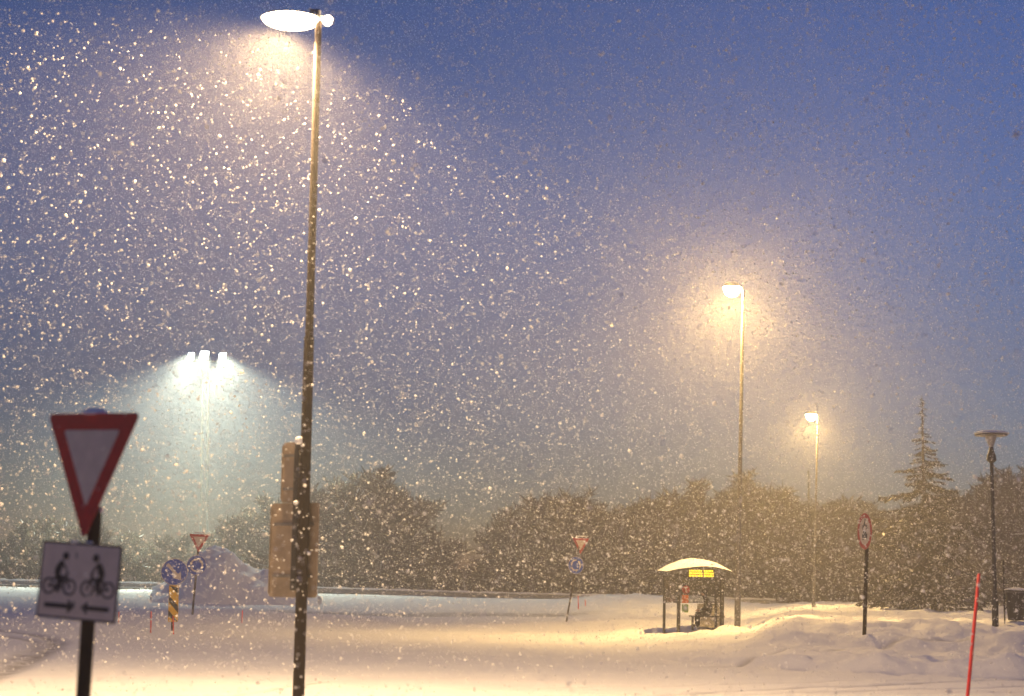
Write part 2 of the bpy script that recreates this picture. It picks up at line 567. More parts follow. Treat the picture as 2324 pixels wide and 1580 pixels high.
def build_ground():
    ys = np.concatenate([np.linspace(-12, 18, 24), np.geomspace(18.5, 60, 340), np.geomspace(60.2, 125, 200), np.geomspace(127, 1500, 40)])
    ts = np.concatenate([np.linspace(-4, -0.32, 40), np.linspace(-0.31, 0.33, 560), np.linspace(0.34, 4, 40)])
    Yg, T = np.meshgrid(ys, ts, indexing='ij')
    Xg = T * (Yg + 16.0)
    Z = height(Xg, Yg)
    A = track_attr(Xg.ravel(), Yg.ravel())
    # tyre ruts are pressed in a little as well
    A = np.minimum(1.0, A * 2.4)
    Z = Z - 0.06 * A.reshape(Z.shape)
    nr, nc = Z.shape
    co = np.stack([Xg, Yg, Z], -1).reshape(-1, 3)
    i = np.arange(nr - 1)[:, None] * nc + np.arange(nc - 1)[None, :]
    q = np.stack([i, i + 1, i + nc + 1, i + nc], -1).reshape(-1, 4)
    me = bpy.data.meshes.new('ground')
    me.vertices.add(len(co))
    me.vertices.foreach_set('co', co.ravel())
    me.loops.add(q.size)
    me.loops.foreach_set('vertex_index', q.ravel().astype(np.int32))
    me.polygons.add(len(q))
    me.polygons.foreach_set('loop_start', (np.arange(len(q)) * 4).astype(np.int32))
    me.polygons.foreach_set('loop_total', np.full(len(q), 4, np.int32))
    me.update(calc_edges=True)
    at = me.attributes.new('track', 'FLOAT', 'POINT')
    at.data.foreach_set('value', A.astype(np.float32))
    me.shade_smooth()
    me.materials.append(M_SNOW)
    o = bpy.data.objects.new('ground', me)
    COL.objects.link(o)
    o['kind'] = 'structure'
    o['label'] = 'snow covered ground with faint tyre tracks and ploughed banks'
build_ground()

def foot(u, v, Y):
    # point on the pixel ray at depth Y, put on the snow
    p = P(u, v, Y)
    p.z = hz(p.x, p.y)
    return p

# ------------------------------------------------------------------ street lamps
def oval_head(root, c, half_len, half_w, depth, glow, bowl_depth, dirx=-1):
    # flat oval cover with a glowing bowl underneath, c = centre of the rim
    cover, bowl = MB(), MB()
    n, k = 36, 8
    def dome(mb, h, scale, sign):
        vs, fs = [], []
        for i in range(k + 1):
            a = (math.pi / 2) * i / k
            for j in range(n):
                b = 2 * math.pi * j / n
                r = math.cos(a) * scale
                vs.append(Vector(c) + Vector((half_len * r * math.cos(b), half_w * r * math.sin(b), sign * h * math.sin(a))))
        for i in range(k):
            for j in range(n):
                j2 = (j + 1) % n
                fs.append((i * n + j, i * n + j2, (i + 1) * n + j2, (i + 1) * n + j))
        mb.add(vs, fs)
    dome(cover, depth, 1.0, 1)
    dome(bowl, bowl_depth, 0.94, -1)
    cover.build('lamp_cover', M_DARK, root, True)
    bowl.build('lamp_glass', glow, root, True)

# --- near lamp with sign panels on its post
Y1 = 22.0
Q1 = Y1 / 18.0
f1 = foot(677, 1600, Y1)
t1 = P(723, 40, Y1)
lamp1 = thing('street_lamp', f1, 'tall blurred street lamp close by with tan sign backs on its post', 'street lamp')
m = MB()
mid = f1.lerp(t1, 0.52)
m.tube([f1 - Vector((0, 0, .3)), f1.lerp(t1, .25), mid], [0.062 * Q1, 0.060 * Q1, 0.054 * Q1], 20)
m.tube([mid, f1.lerp(t1, .75), t1], [0.044 * Q1, 0.041 * Q1, 0.036 * Q1], 20)
m.build('pole', M_POST, lamp1, True)
hc = P(661, 44, Y1)
oval_head(lamp1, hc, 0.335 * Q1, 0.27 * Q1, 0.05, M_GLOW_W, 0.12)
m = MB()
m.tube([t1 - Vector((0, 0, .02)), t1 + Vector((-.01, 0, .09)), t1 + Vector((-.10, 0, .10)), hc + Vector((.30, 0, .03))], [0.042, 0.040, 0.035, 0.03], 12)
m.tube([t1 - Vector((0, 0, .06)), t1 + Vector((0, 0, .02))], [0.06, 0.06], 16)
m.build('bracket', M_STEEL, lamp1, True)
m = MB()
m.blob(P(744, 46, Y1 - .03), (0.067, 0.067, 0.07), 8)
m.build('lit_collar_glow', M_GLOW_W, lamp1, True)  # glowing blob stands in for lamplight on the snowy pole collar
m = MB()
m.blob(hc + Vector((0, 0, .04)), (0.33, 0.24, 0.045), 10, seed=3)
m.build('snow_cap', M_SNOWCAP, lamp1, True)
spot('lamp_light', lamp1, hc - Vector((.12, 0, .17)), LAMP_NEAR, (1.0, 0.65, 0.31), 178, 0.95, 0.16, aim=hc + Vector((-.30, .15, -1)), wing=1.6)
def sign_back(root, corners, Y, yaw, snow=True):
    (u0, v0), (u1, v1) = corners
    pc = P((u0 + u1) / 2, (v0 + v1) / 2, Y)
    hw = S(abs(u1 - u0), Y) / 2 / math.cos(R(yaw))
    hh = S(abs(v1 - v0), Y) / 2
    X, Z, N = sign_frame(vyaw((u0 + u1) / 2, yaw), -0.5)
    m = MB()
    rr = min(.05, hw * .3)
    poly = []
    for (cx, cz, a0) in ((hw - rr, hh - rr, 0), (-hw + rr, hh - rr, 90), (-hw + rr, -hh + rr, 180), (hw - rr, -hh + rr, 270)):
        for k in range(5):
            a = R(a0 + 22.5 * k)
            poly.append((cx + rr * math.cos(a), cz + rr * math.sin(a)))
    m.prism(poly, 0, -0.003, pc, X, Z, N)
    # folded rim and two stiffening rails on the back
    for (a, b, c_, d) in ((-hw, -hw + .012, -hh + rr, hh - rr), (hw - .012, hw, -hh + rr, hh - rr)):
        m.prism([(a, c_), (b, c_), (b, d), (a, d)], 0.001, 0.014, pc, X, Z, N)
    o = m.build('sign_panel', M_ALU, root)
    for zz in (-hh * .55, hh * .55):
        r = MB()
        r.prism([(-hw * .8, zz - .02), (hw * .8, zz - .02), (hw * .8, zz + .02), (-hw * .8, zz + .02)], 0.003, 0.028, pc, X, Z, N)
        r.build('back_rail', M_STEEL, o)
    return pc
pa = sign_back(lamp1, ((640, 1003), (704, 1141)), Y1 + .16, 40)
pb = sign_back(lamp1, ((613, 1143), (721, 1354)), Y1 + .20, 40)
for (u, v) in ((688, 1012), (685, 1080), (684, 1150), (680, 1230), (677, 1330)):
    m = MB()
    c = P(u, v, Y1 + .05)
    m.tube([c - Vector((0, 0, .035)), c + Vector((0, 0, .035))], 0.09, 16)
    m.box(c + Vector((-.06, 0.03, 0)), (.04, .05, .025), bev=.004)
    m.build('clamp', M_DARK, lamp1, True)
m = MB()
m.box(P(668, 1240, Y1 + .10), (.034, .03, .56), bev=.006)
m.build('dark_upright', M_DARK, lamp1)  # dark upright boxes between the pole and the sign panels
m = MB()
m.box(P(672, 1080, Y1 + .10), (.029, .03, .37), bev=.006)
m.build('dark_upright', M_DARK, lamp1)
for (u, v, r, sd) in ((680, 1000, .055, 1), (690, 1011, .04, 2), (697, 1016, .03, 7), (672, 1141, .03, 3), (688, 1202, .03, 4), (700, 1256, .028, 5)):
    m = MB()
    m.blob(P(u, v, Y1 - .02), (r * Q1, r * Q1, r * .8 * Q1), 7, seed=sd)
    m.build('snow_lump', M_SNOWCAP, lamp1, True)

# --- the two lit lamps further away
def far_lamp(foot_uv, top_uv, head_uv, Y, half_len, glow, watts, label, bowl, pr, colr):
    f = foot(*foot_uv, Y)
    t = P(*top_uv, Y)
    root = thing('street_lamp', f, label, 'street lamp')
    m = MB()
    m.tube([f - Vector((0, 0, .5)), f.lerp(t, .12), f.lerp(t, .13), t], [pr * 1.25, pr * 1.2, pr, pr * .55], 14)
    m.build('pole', M_STEEL, root, True)
    hc = P(*head_uv, Y)
    oval_head(root, hc, half_len, half_len * .95, half_len * .18, glow, bowl)
    m = MB()
    m.tube([t, t + Vector((-.03, 0, .12)), hc + Vector((half_len * .8, 0, .05))], [pr * .55, pr * .5, pr * .45], 10)
    m.build('bracket', M_STEEL, root, True)
    m = MB()
    m.blob(hc + Vector((0, 0, half_len * .28)), (half_len * .8, half_len * .55, .09), 8, seed=5)
    m.build('snow_cap', M_SNOWCAP, root, True)
    l = bpy.data.lights.new('lamp_light', 'POINT')
    l.energy, l.color, l.shadow_soft_size = watts * 1.0, colr, .12
    lo = bpy.data.objects.new('lamp_light', l)
    COL.objects.link(lo)
    lo.parent = root
    lo.location = hc - Vector((0, 0, bowl + .16)) - f
    spot('lamp_light', root, hc - Vector((0, 0, bowl + .12)), watts * .55, colr, 180, 1.0, .12, wing=1.4)
    return root
far_lamp((1673, 1441), (1687, 662), (1661, 652), 58.0, 0.33, M_GLOW_Y, LAMP_FAR, 'lit street lamp towering above the bus shelter with a yellow glow', 0.36, 0.085, (1.0, 0.62, 0.20))
far_lamp((1846, 1385), (1856, 946), (1841, 941), 90.0, 0.33, M_GLOW_Y, LAMP_FAR2, 'smaller lit street lamp farther off to the right of the tallest glowing lamp', 0.36, 0.075, (1.0, 0.62, 0.20))

# --- unlit park lamp with a flat snowy disc
Y4 = 45.0
f4 = foot(2259, 1416, Y4)
t4 = P(2250, 1030, Y4)
d4 = P(2249, 988, Y4)
lamp4 = thing('park_lamp', f4, 'unlit dark park lamp with a flat snow covered disc on top', 'park lamp')
m = MB()
m.tube([f4 - Vector((0, 0, .3)), f4 + Vector((0, 0, .75)), f4 + Vector((0, 0, .80)), t4], [0.085, 0.085, 0.055, 0.045], 14)
m.build('pole', M_DARK, lamp4, True)
m = MB()
m.tube([t4 - Vector((0, 0, .24)), t4 - Vector((0, 0, .18)), t4 - Vector((0, 0, .05)), t4 + Vector((0, 0, .05)), t4 + Vector((0, 0, .2))], [.06, .13, .12, .075, .05], 16)
m.build('lamp_base', M_DARK, lamp4, True)
m = MB()
m.tube([t4 + Vector((0, 0, .16)), d4 - Vector((0, 0, .02))], [.05, .16], 16)
m.build('lamp_glass', M_OPAL, lamp4, True)
m = MB()
m.tube([d4 - Vector((0, 0, .015)), d4 + Vector((0, 0, .01)), d4 + Vector((0, 0, .04))], [.42, .43, .30], 28)
m.build('lamp_shade', M_STEEL, lamp4, True)
m = MB()
m.blob(d4 + Vector((0, 0, .045)), (.44, .44, .085), 10, seed=9, flat=.6)
m.build('snow_cap', M_SNOWCAP, lamp4, True)

# ------------------------------------------------------------------ floodlight mast
Y5 = 135.0
f5 = P(464, 1320, Y5)
f5.z = hz(f5.x, Y5)
mast = thing('floodlight_mast', f5, 'tall twin legged lattice mast with three white floodlights', 'floodlight mast')
m = MB()
for (ut, uf) in ((460, 456), (473, 471)):
    a = P(ut, 822, Y5)
    b = P(uf, 1300, Y5)
    b.z = f5.z - .5
    m.tube([b, a], [.09, .07], 8)
m.build('mast_leg', M_MAST, mast, True)
m = MB()
zt = P(466, 822, Y5).z
for k in range(14):
    z0, z1 = f5.z + 1 + k * 1.25, f5.z + 1 + (k + 1) * 1.25
    if z1 > zt:
        break
    f0 = (z0 - f5.z) / (zt - f5.z)
    f1_ = (z1 - f5.z) / (zt - f5.z)
    xl = P(456, 1300, Y5).x * (1 - f0) + P(460, 822, Y5).x * f0
    xr = P(471, 1300, Y5).x * (1 - f1_) + P(473, 822, Y5).x * f1_
    m.tube([(xl, Y5, z1), (xr, Y5, z0)], .025, 6)
m.build('bracing', M_MAST, mast)
m = MB()
m.tube([P(424, 818, Y5), P(516, 822, Y5)], .07, 8)
m.build('crossarm', M_MAST, mast)
for k, (u, v, hw_, hh_) in enumerate(((434, 812, 7.5, 11), (464.5, 809, 10.5, 11.5), (505.5, 814, 9, 12.5))):
    c = P(u, v, Y5 - .3)
    F = Matrix.Rotation(R(-28), 3, 'X')
    h = MB()
    h.box(c, (S(hw_, Y5), .16, S(hh_, Y5)), F, bev=.12)
    ho = h.build('floodlight', M_DARK, mast, True)
    g = MB()
    nrm = F @ Vector((0, -1, 0))
    g.box(c + nrm * .175, (S(hw_, Y5) * .92, .03, S(hh_, Y5) * .92), F, bev=.02)
    g.build('lamp_glass', M_GLOW_C, ho)
    spot('lamp_light', mast, c + nrm * .5 + Vector((0, 0, -.1)), FLOOD, (0.92, 1.0, 0.76), 96, 0.6, .3, aim=c + Vector(((u - 468) * .012, -.92, -1.0)))

# ------------------------------------------------------------------ road signs
def rounded_tri(a, rr, n=5):
    # downward triangle with side a, centroid at the origin
    h = a * math.sqrt(3) / 2
    c = [(-a / 2, h / 3), (a / 2, h / 3), (0, -2 * h / 3)]
    res = []
    for (cx, cz), a0 in zip(c, (90, -30, 210)):
        L = math.hypot(cx, cz)
        qx, qz = cx * (1 - 2 * rr / L), cz * (1 - 2 * rr / L)
        a0 = {0: 210, 1: 90, 2: -30}[[(-a / 2, h / 3), (a / 2, h / 3), (0, -2 * h / 3)].index((cx, cz))]
        for k in range(n + 1):
            an = R(a0 - 120 * k / n)
            res.append((qx + rr * math.cos(an), qz + rr * math.sin(an)))
    return res
def yield_plate(root, pc, a, yaw, tilt=0.0, red=None):
    X, Z, N = sign_frame(yaw, tilt)
    m = MB()
    m.prism(rounded_tri(a, a * .03), 0.0, -0.004, pc, X, Z, N)
    pl = m.build('yield_plate', [M_RED], root)
    m = MB()
    m.prism(rounded_tri(a * .60, a * .012), 0.003, 0.0005, pc, X, Z, N)
    m.build('white_field', M_WHITE, pl)
    return pl
def disc_plate(root, pc, r, yaw, base, rimcol=M_WHITE, rim=.045, name='sign_disc'):
    X, Z, N = sign_frame(yaw)
    m = MB()
    poly = [(r * math.cos(2 * math.pi * k / 40), r * math.sin(2 * math.pi * k / 40)) for k in range(40)]
    m.prism(poly, 0, -0.004, pc, X, Z, N)
    d = m.build(name, base, root)
    if rim:
        m = MB()
        m.ring(r * (1 - rim), r * .998, .0005, .003, pc, X, Z, N, n=40)
        m.build('sign_border', rimcol, d)
    return d, X, Z, N
def roundabout_arrows(d, pc, r, X, Z, N):
    m = MB()
    for k in range(3):
        a0 = R(90 + 120 * k - 8)
        a1 = a0 + R(72)
        m.ring(r * .50, r * .66, .001, .004, pc, X, Z, N, 0, a0, a1, 10)
        # arrowhead at the clockwise... the traffic turns anticlockwise (right hand driving)
        tip = a1 + R(30)
        pts = [(r * .40 * math.cos(a1), r * .40 * math.sin(a1)), (r * .76 * math.cos(a1), r * .76 * math.sin(a1)), (r * .58 * math.cos(tip), r * .58 * math.sin(tip))]
        m.prism(pts, .001, .004, pc, X, Z, N)
    m.build('turning_arrows', M_WHITE, d)

# --- near yield sign with cyclist plate
YA = 10.8
fa = P(184, 1640, YA)
ta = P(217, 1150, YA)
k = (hz(fa.x, YA) - fa.z) / (ta.z - fa.z)
fa = fa.lerp(ta, k)
ys1 = thing('yield_sign', fa, 'big red and white yield sign above a plate with two cyclists', 'road sign')
m = MB()
m.tube([fa - Vector((0, 0, .3)), ta], [0.047, 0.042], 20)
m.build('post', M_POST, ys1, True)
a_y = 0.925
pc = P(204, 1034, YA - .075)
yp = yield_plate(ys1, pc, a_y, vyaw(204, 52.5), 2.2)
XA, ZA, NA = sign_frame(vyaw(204, 52.5), 2.2)
m = MB()
m.blob(pc + ZA * (a_y * .866 / 3) + NA * -.01 + XA * .0, (.085, .04, .035), 8, seed=11, flat=.8)
m.build('snow_cap', M_SNOWCAP, ys1, True)
m = MB()
m.blob(P(224, 1159, YA - .0), (.03, .03, .02), 7, seed=12)
m.build('snow_cap', M_SNOWCAP, ys1, True)
m = MB()
m.blob(P(170, 1230, YA - .06), (.028, .02, .010), 7, seed=13)
m.build('snow_cap', M_SNOWCAP, ys1, True)
m = MB()
m.blob(P(202, 1232, YA - .06), (.024, .02, .010), 7, seed=14)
m.build('snow_cap', M_SNOWCAP, ys1, True)
# cyclist plate
pp = P(179, 1320, YA - .085)
XP, ZP, NP = sign_frame(vyaw(179, 38), 3.0)
hw, hh = 0.305, 0.238
m = MB()
rr = .015
def rrect(hw, hh, rr):
    poly = []
    for (cx, cz, a0) in ((hw - rr, hh - rr, 0), (-hw + rr, hh - rr, 90), (-hw + rr, -hh + rr, 180), (hw - rr, -hh + rr, 270)):
        for k in range(5):
            a = R(a0 + 22.5 * k)
            poly.append((cx + rr * math.cos(a), cz + rr * math.sin(a)))
    return poly
m.prism(rrect(hw, hh, rr), 0, -.003, pp, XP, ZP, NP)
plate = m.build('cyclist_plate', M_BLACK, ys1)
m = MB()
m.prism(rrect(hw - .014, hh - .014, rr * .6), .003, .0005, pp, XP, ZP, NP)
m.build('white_field', M_WHITE, plate)
def cyclist(cx, cz, s, d):
    # d = +1 rides to the right, -1 to the left; s = wheel radius
    m = MB()
    q = (.0034, .0055, pp, XP, ZP, NP)
    wx = 1.55 * s
    rear, front = (cx - d * wx, cz), (cx + d * wx, cz)
    for c_ in (rear, front):
        m.ring(s * .78, s * 1.02, *q, n=28, c=c_)
        m.ring(0, s * .16, *q, n=10, c=c_)
    T = lambda a, b: (cx + d * a * s, cz + b * s)
    bb, seat, head_t = T(-.15, -.05), T(-.55, 1.25), T(1.05, 1.25)
    m.stroke([rear, bb, seat, rear], s * 0.22, *q)
    m.stroke([seat, head_t, bb], s * 0.22, *q)
    m.stroke([front, head_t, T(.95, 1.65), T(1.2, 1.75)], s * 0.22, *q)
    hip, sh = T(-.55, 1.65), T(.05, 3.05)
    m.prism([T(-.85, 1.45), T(-.25, 1.35), T(.10, 1.9), T(.42, 2.95), T(.12, 3.28), T(-.45, 2.9), T(-.85, 2.1)], *q)
    m.stroke([T(.22, 2.95), T(.80, 2.25), T(1.05, 1.65)], s * .24, *q)
    m.stroke([hip, T(.35, .95), T(-.05, .05), T(.25, -.1)], s * .42, *q)
    m.stroke([hip, T(.10, .55), T(-.35, -.45), T(-.05, -.6)], s * .36, *q)
    c0 = T(.62, 3.75)
    m.ring(0, s * .48, *q, n=18, c=c0)
    m.build('cyclist_symbol', M_BLACK, plate)
cyclist(-.145, -.040, .051, 1)
cyclist(.148, -.040, .051, -1)
def arrow(cx, cz, L, wd, hd, d, name='arrow_symbol'):
    m = MB()
    q = (.0034, .0055, pp, XP, ZP, NP)
    T = lambda a, b: (cx + d * a, cz + b)
    m.prism([T(-L / 2, -wd / 2), T(L / 2 - hd, -wd / 2), T(L / 2 - hd, wd / 2), T(-L / 2, wd / 2)], *q)
    m.prism([T(L / 2 - hd, -wd * 1.5), T(L / 2, 0), T(L / 2 - hd, wd * 1.5)], *q)
    m.build(name, M_BLACK, plate)
arrow(-.128, -.158, .235, .030, .055, 1)
arrow(.142, -.158, .215, .028, .05, -1)
for v in (1262, 1372):
    m = MB()
    c = P(208 - (v - 1150) * .066, v, YA)
    m.tube([c - Vector((0, 0, .025)), c + Vector((0, 0, .025))], .055, 14)
    m.box(c + Vector((-.03, -.05, 0)), (.03, .03, .02), bev=.004)
    m.build('clamp', M_STEEL, ys1, True)

# --- yield sign with roundabout disc, left island
def yield_roundabout(tri_uv, disc_uv, foot_uv, Y, a, r, yaw, label, red_yaw=None):
    yaw = vyaw(tri_uv[0], yaw)
    f = foot(*foot_uv, Y)
    t = P(tri_uv[0] + 1, tri_uv[1] - 14, Y)
    root = thing('yield_sign', f, label, 'road sign')
    m = MB()
    m.tube([f - Vector((0, 0, .4)), t], .042, 12)
    m.build('post', M_POST, root, True)
    yield_plate(root, P(*tri_uv, Y - .07), a, yaw, 1.0)
    pcd = P(*disc_uv, Y - .07)
    d, X, Z, N = disc_plate(root, pcd, r, yaw, M_BLUE, name='roundabout_disc')
    roundabout_arrows(d, pcd, r, X, Z, N)
    m = MB()
    m.blob(P(tri_uv[0], tri_uv[1] - 17, Y - .05), (a * .3, .05, .03), 7, seed=21)
    m.build('snow_cap', M_SNOWCAP, root, True)
    return root
yield_roundabout((452, 1226.5), (446, 1283), (435, 1408), 72.0, 0.88, .42, 12, 'yield and blue roundabout sign post just behind the yellow and black marker')
yield_roundabout((1318, 1234), (1307, 1283), (1282, 1418), 78.0, 0.86, .40, 28, 'tilted yield and blue roundabout sign post left of the bus shelter')

# --- keep right sign on a striped marker
YK = 54.0
fk = foot(392, 1432, YK)
kr = thing('keep_right_sign', fk, 'round blue sign with white arrow on a yellow and black striped marker', 'road sign')
m = MB()
m.tube([fk - Vector((0, 0, .3)), P(394, 1300, YK + .06)], .045, 12)
m.build('post', M_POST, kr, True)
pk = P(395.5, 1298, YK - .10)
rk = S(30, YK)
d, X, Z, N = disc_plate(kr, pk, rk, vyaw(395, 4), M_BLUE, rim=.05)
m = MB()
an = R(-47)
ca, sa = math.cos(an), math.sin(an)
rot = lambda a, b: (rk * (a * ca - b * sa), rk * (a * sa + b * ca))
m.prism([rot(-.78, -.11), rot(.36, -.11), rot(.36, .11), rot(-.78, .11)], .001, .004, pk, X, Z, N)
m.prism([rot(.30, -.36), rot(.82, 0), rot(.30, .36)], .0012, .0045, pk, X, Z, N)
m.build('arrow_symbol', M_WHITE, d)
# striped marker body
pm = P(393.5, 1370, YK - .08)
hw_, hh_ = S(10.8, YK), S(40.5, YK)
Xm, Zm, Nm = sign_frame(vyaw(395, 4), -1.0)
m = MB()
m.prism(rrect(hw_, hh_, .03), .0, -.07, pm, Xm, Zm, Nm)
mk = m.build('striped_marker', M_YELLOW, kr)
def clip_band(c0, th, sl):
    pts = []
    for x_ in (-hw_ * .985, hw_ * .985):
        pts.append((x_, c0 + sl * x_))
    poly = [pts[0], pts[1], (pts[1][0], min(pts[1][1] + th, hh_)), (pts[0][0], min(pts[0][1] + th, hh_))]
    return [(a, max(-hh_, min(hh_, b))) for a, b in poly]
m = MB()
for c0 in (-hh_ * 1.02, -hh_ * .20, hh_ * .80):
    m.prism(clip_band(c0, hh_ * .36, -1.15), .001, .004, pm, Xm, Zm, Nm)
m.build('black_stripes', M_BLACK, mk)

# --- round restriction sign on the mound
YR = 41.0
fr = foot(1960, 1416, YR)
rs = thing('restriction_sign', fr, 'round red ringed sign turned edgewise on a dark post in the mound', 'road sign')
m = MB()
m.tube([fr - Vector((0, 0, .4)), P(1969, 1176, YR)], .047, 14)
m.build('post', M_POST, rs, True)
pr_ = P(1962.5, 1206, YR - .07)
rd = S(41, YR)
d, X, Z, N = disc_plate(rs, pr_, rd, vyaw(1962, 67), M_WHITE, M_RED, .25)
m = MB()
q = (.001, .003, pr_, X, Z, N)
# car seen from the front, below
u_ = rd * .34
T = lambda a, b: (a * u_, b * u_ - rd * .32)
m.prism([T(-1, -.1), T(1, -.1), T(1, .45), T(.8, .55), T(-.8, .55), T(-1, .45)], *q)
m.prism([T(-.75, .55), T(.75, .55), T(.55, 1.0), T(-.55, 1.0)], *q)
m.prism([T(-.9, -.45), T(-.5, -.45), T(-.5, -.1), T(-.9, -.1)], *q)
m.prism([T(.5, -.45), T(.9, -.45), T(.9, -.1), T(.5, -.1)], *q)
m.build('car_symbol', M_BLACK, d)
m = MB()
T = lambda a, b: (a * u_, b * u_ + rd * .22)
for sx in (-.75, .75):
    m.ring(u_ * .24, u_ * .36, *q, n=18, c=T(sx, 0))
m.stroke([T(-.75, 0), T(-.2, .35), T(.45, .35), T(.75, 0)], u_ * .2, *q)
m.prism([T(-.45, .4), T(0, .35), T(.25, .95), T(.1, 1.05), T(-.25, .8)], *q)
m.ring(0, u_ * .2, *q, n=12, c=T(.18, 1.2))
m.build('motorcycle_symbol', M_BLACK, d)

# ------------------------------------------------------------------ red snow sticks
def stick(top, ft, Y, r, label, band=True, group='red snow marker sticks'):
    f = P(*ft, Y)
    t = P(*top, Y)
    k = (hz(f.x, Y) - f.z) / (t.z - f.z)
    f = f.lerp(t, k)
    m = MB()
    m.tube([f - (t - f).normalized() * .3, t - (t - f).normalized() * r, t], [r, r * .92, r * .4], 10)
    o = m.build('snow_stick', M_STICK, None, True, origin=f)
    return tag(o, label, 'snow stick', group)
stick((2222, 1301), (2194, 1601), 24.0, .026, 'thick bright red snow stick leaning right at the near roadside')
stick((343, 1387), (342, 1434), 53.0, .022, 'thin red snow stick standing in the snow left of the striped marker')
stick((392.5, 1398), (393.5, 1436), 52.0, .022, 'thin red snow stick right in front of the striped marker')
stick((270, 1388), (269, 1412), 64.0, .022, 'thin faint red stick beside the right edge of the cyclist plate')
stick((550, 1385), (549, 1413), 66.0, .02, 'thin faint red stick between striped marker and near lamp post')
stick((1312, 1352), (1313, 1384), 96.0, .035, 'faint red stick behind the foot of the tilted yield sign')
stick((1328, 1360), (1329, 1388), 98.0, .03, 'paler red stick farther right behind the tilted yield sign')

# ------------------------------------------------------------------ bus shelter
YS = 60.0
sf = Vector((SHEL.x, SHEL.y, hz(SHEL.x, SHEL.y)))
bs = thing('bus_shelter', sf, 'small glass bus shelter with a snowy arched roof and lit yellow display', 'bus shelter')
def post(top, ft, Y, hw_):
    t, f = P(*top, Y), P(*ft, Y)
    m = MB()
    d = (t - f)
    F = Matrix.Rotation(R(12), 3, 'Z')
    m.box((t + f) / 2 - Vector((0, 0, .15)), (hw_, hw_, d.length / 2 + .15), F, bev=.008)
    m.build('post', M_DARK, bs)
    return t, f
A_t, A_f = post((1541, 1302), (1539, 1458), 59.4, .052)     # near left
B_t, B_f = post((1509, 1306), (1506, 1440), 61.0, .042)     # far left
C_t, C_f = post((1640, 1306), (1637, 1446), 60.0, .060)     # near right
D_t, D_f = post((1625, 1306), (1624, 1440), 61.8, .040)     # far right
m = MB()
for a, b in ((A_t, C_t), (B_t, D_t), (A_t, B_t), (C_t, D_t)):
    m.tube([a - Vector((0, 0, .04)), b - Vector((0, 0, .04))], .035, 8)
m.build('top_rail', M_DARK, bs)
def lerp_z(a, b, v):
    return a.lerp(b, v)
m = MB()
qa, qb = B_f.lerp(B_t, .545), D_f.lerp(D_t, .545)
qc = A_f.lerp(A_t, .575)
m.tube([qb, qa, qc], .018, 8)
m.build('mid_rail', M_DARK, bs)
m = MB()
m.tube([B_f + Vector((0, 0, .02)), A_f + Vector((0, 0, .18))], .05, 8)
m.tube([B_f + Vector((0, 0, .02)), D_f + Vector((0, 0, .02))], .05, 8)
m.tube([D_f + Vector((0, 0, .02)), C_f + Vector((0, 0, .06))], .05, 8)
m.build('base_rail', M_DARK, bs)
def pane(p0, p1, p2, p3, t=.008, mt=M_GLASS):
    m = MB()
    n = (p1 - p0).cross(p3 - p0).normalized() * t
    vs = [p0, p1, p2, p3, p0 + n, p1 + n, p2 + n, p3 + n]
    m.add(vs, [(0, 1, 2, 3), (7, 6, 5, 4), (0, 4, 5, 1), (1, 5, 6, 2), (2, 6, 7, 3), (3, 7, 4, 0)])
    m.build('glass_pane', mt, bs)
e = Vector((.05, 0, 0))
pane(qa + e, qb - e, D_t - e - Vector((0, 0, .09)), B_t + e - Vector((0, 0, .09)))
pane(D_f + Vector((.03, -.1, .08)), C_f + Vector((-.03, .1, .1)), C_t + Vector((-.03, .1, -.09)), D_t + Vector((.03, -.1, -.09)), mt=M_GLASS2)
pane(D_f.lerp(B_f, .36) + Vector((0, .02, .08)), D_f + Vector((-.05, .02, .08)), D_f.lerp(D_t, .52) + Vector((-.05, .02, 0)), D_f.lerp(B_f, .36) + (D_t - D_f) * .52 + Vector((0, .02, 0)), mt=M_GLASS2)
pane(qa + Vector((0, -.08, .03)), qc + Vector((0, .08, .03)), A_t + Vector((0, .08, -.09)), B_t + Vector((0, -.08, -.09)))
# arched roof: profile across, run along the depth
def arch(pxs, Y):
    return [P(u, v, Y) for u, v in pxs]
low_f = arch([(1513, 1299), (1535, 1294), (1560, 1290.5), (1585, 1288), (1605, 1287.5), (1625, 1289.5), (1645, 1294), (1663, 1300)], 58.9)
low_b = arch([(1494, 1297), (1515, 1291), (1540, 1287.5), (1565, 1285), (1588, 1285), (1610, 1287), (1632, 1291.5), (1652, 1298)], 62.0)
up_f = [p + Vector((0, 0, .03)) for p in low_f]
up_b = [p + Vector((0, 0, .03)) for p in low_b]
m = MB()
n_ = len(low_f)
vs = low_f + low_b + up_f + up_b
fs = []
for k in range(n_ - 1):
    fs += [(k, k + n_, k + n_ + 1, k + 1), (2 * n_ + k, 2 * n_ + k + 1, 3 * n_ + k + 1, 3 * n_ + k), (k, k + 1, 2 * n_ + k + 1, 2 * n_ + k), (n_ + k, 3 * n_ + k, 3 * n_ + k + 1, n_ + k + 1)]
fs += [(0, 2 * n_, 3 * n_, n_), (n_ - 1, 2 * n_ - 1, 4 * n_ - 1, 3 * n_ - 1)]
m.add(vs, fs)
roof = m.build('roof', M_DARK, bs, True)
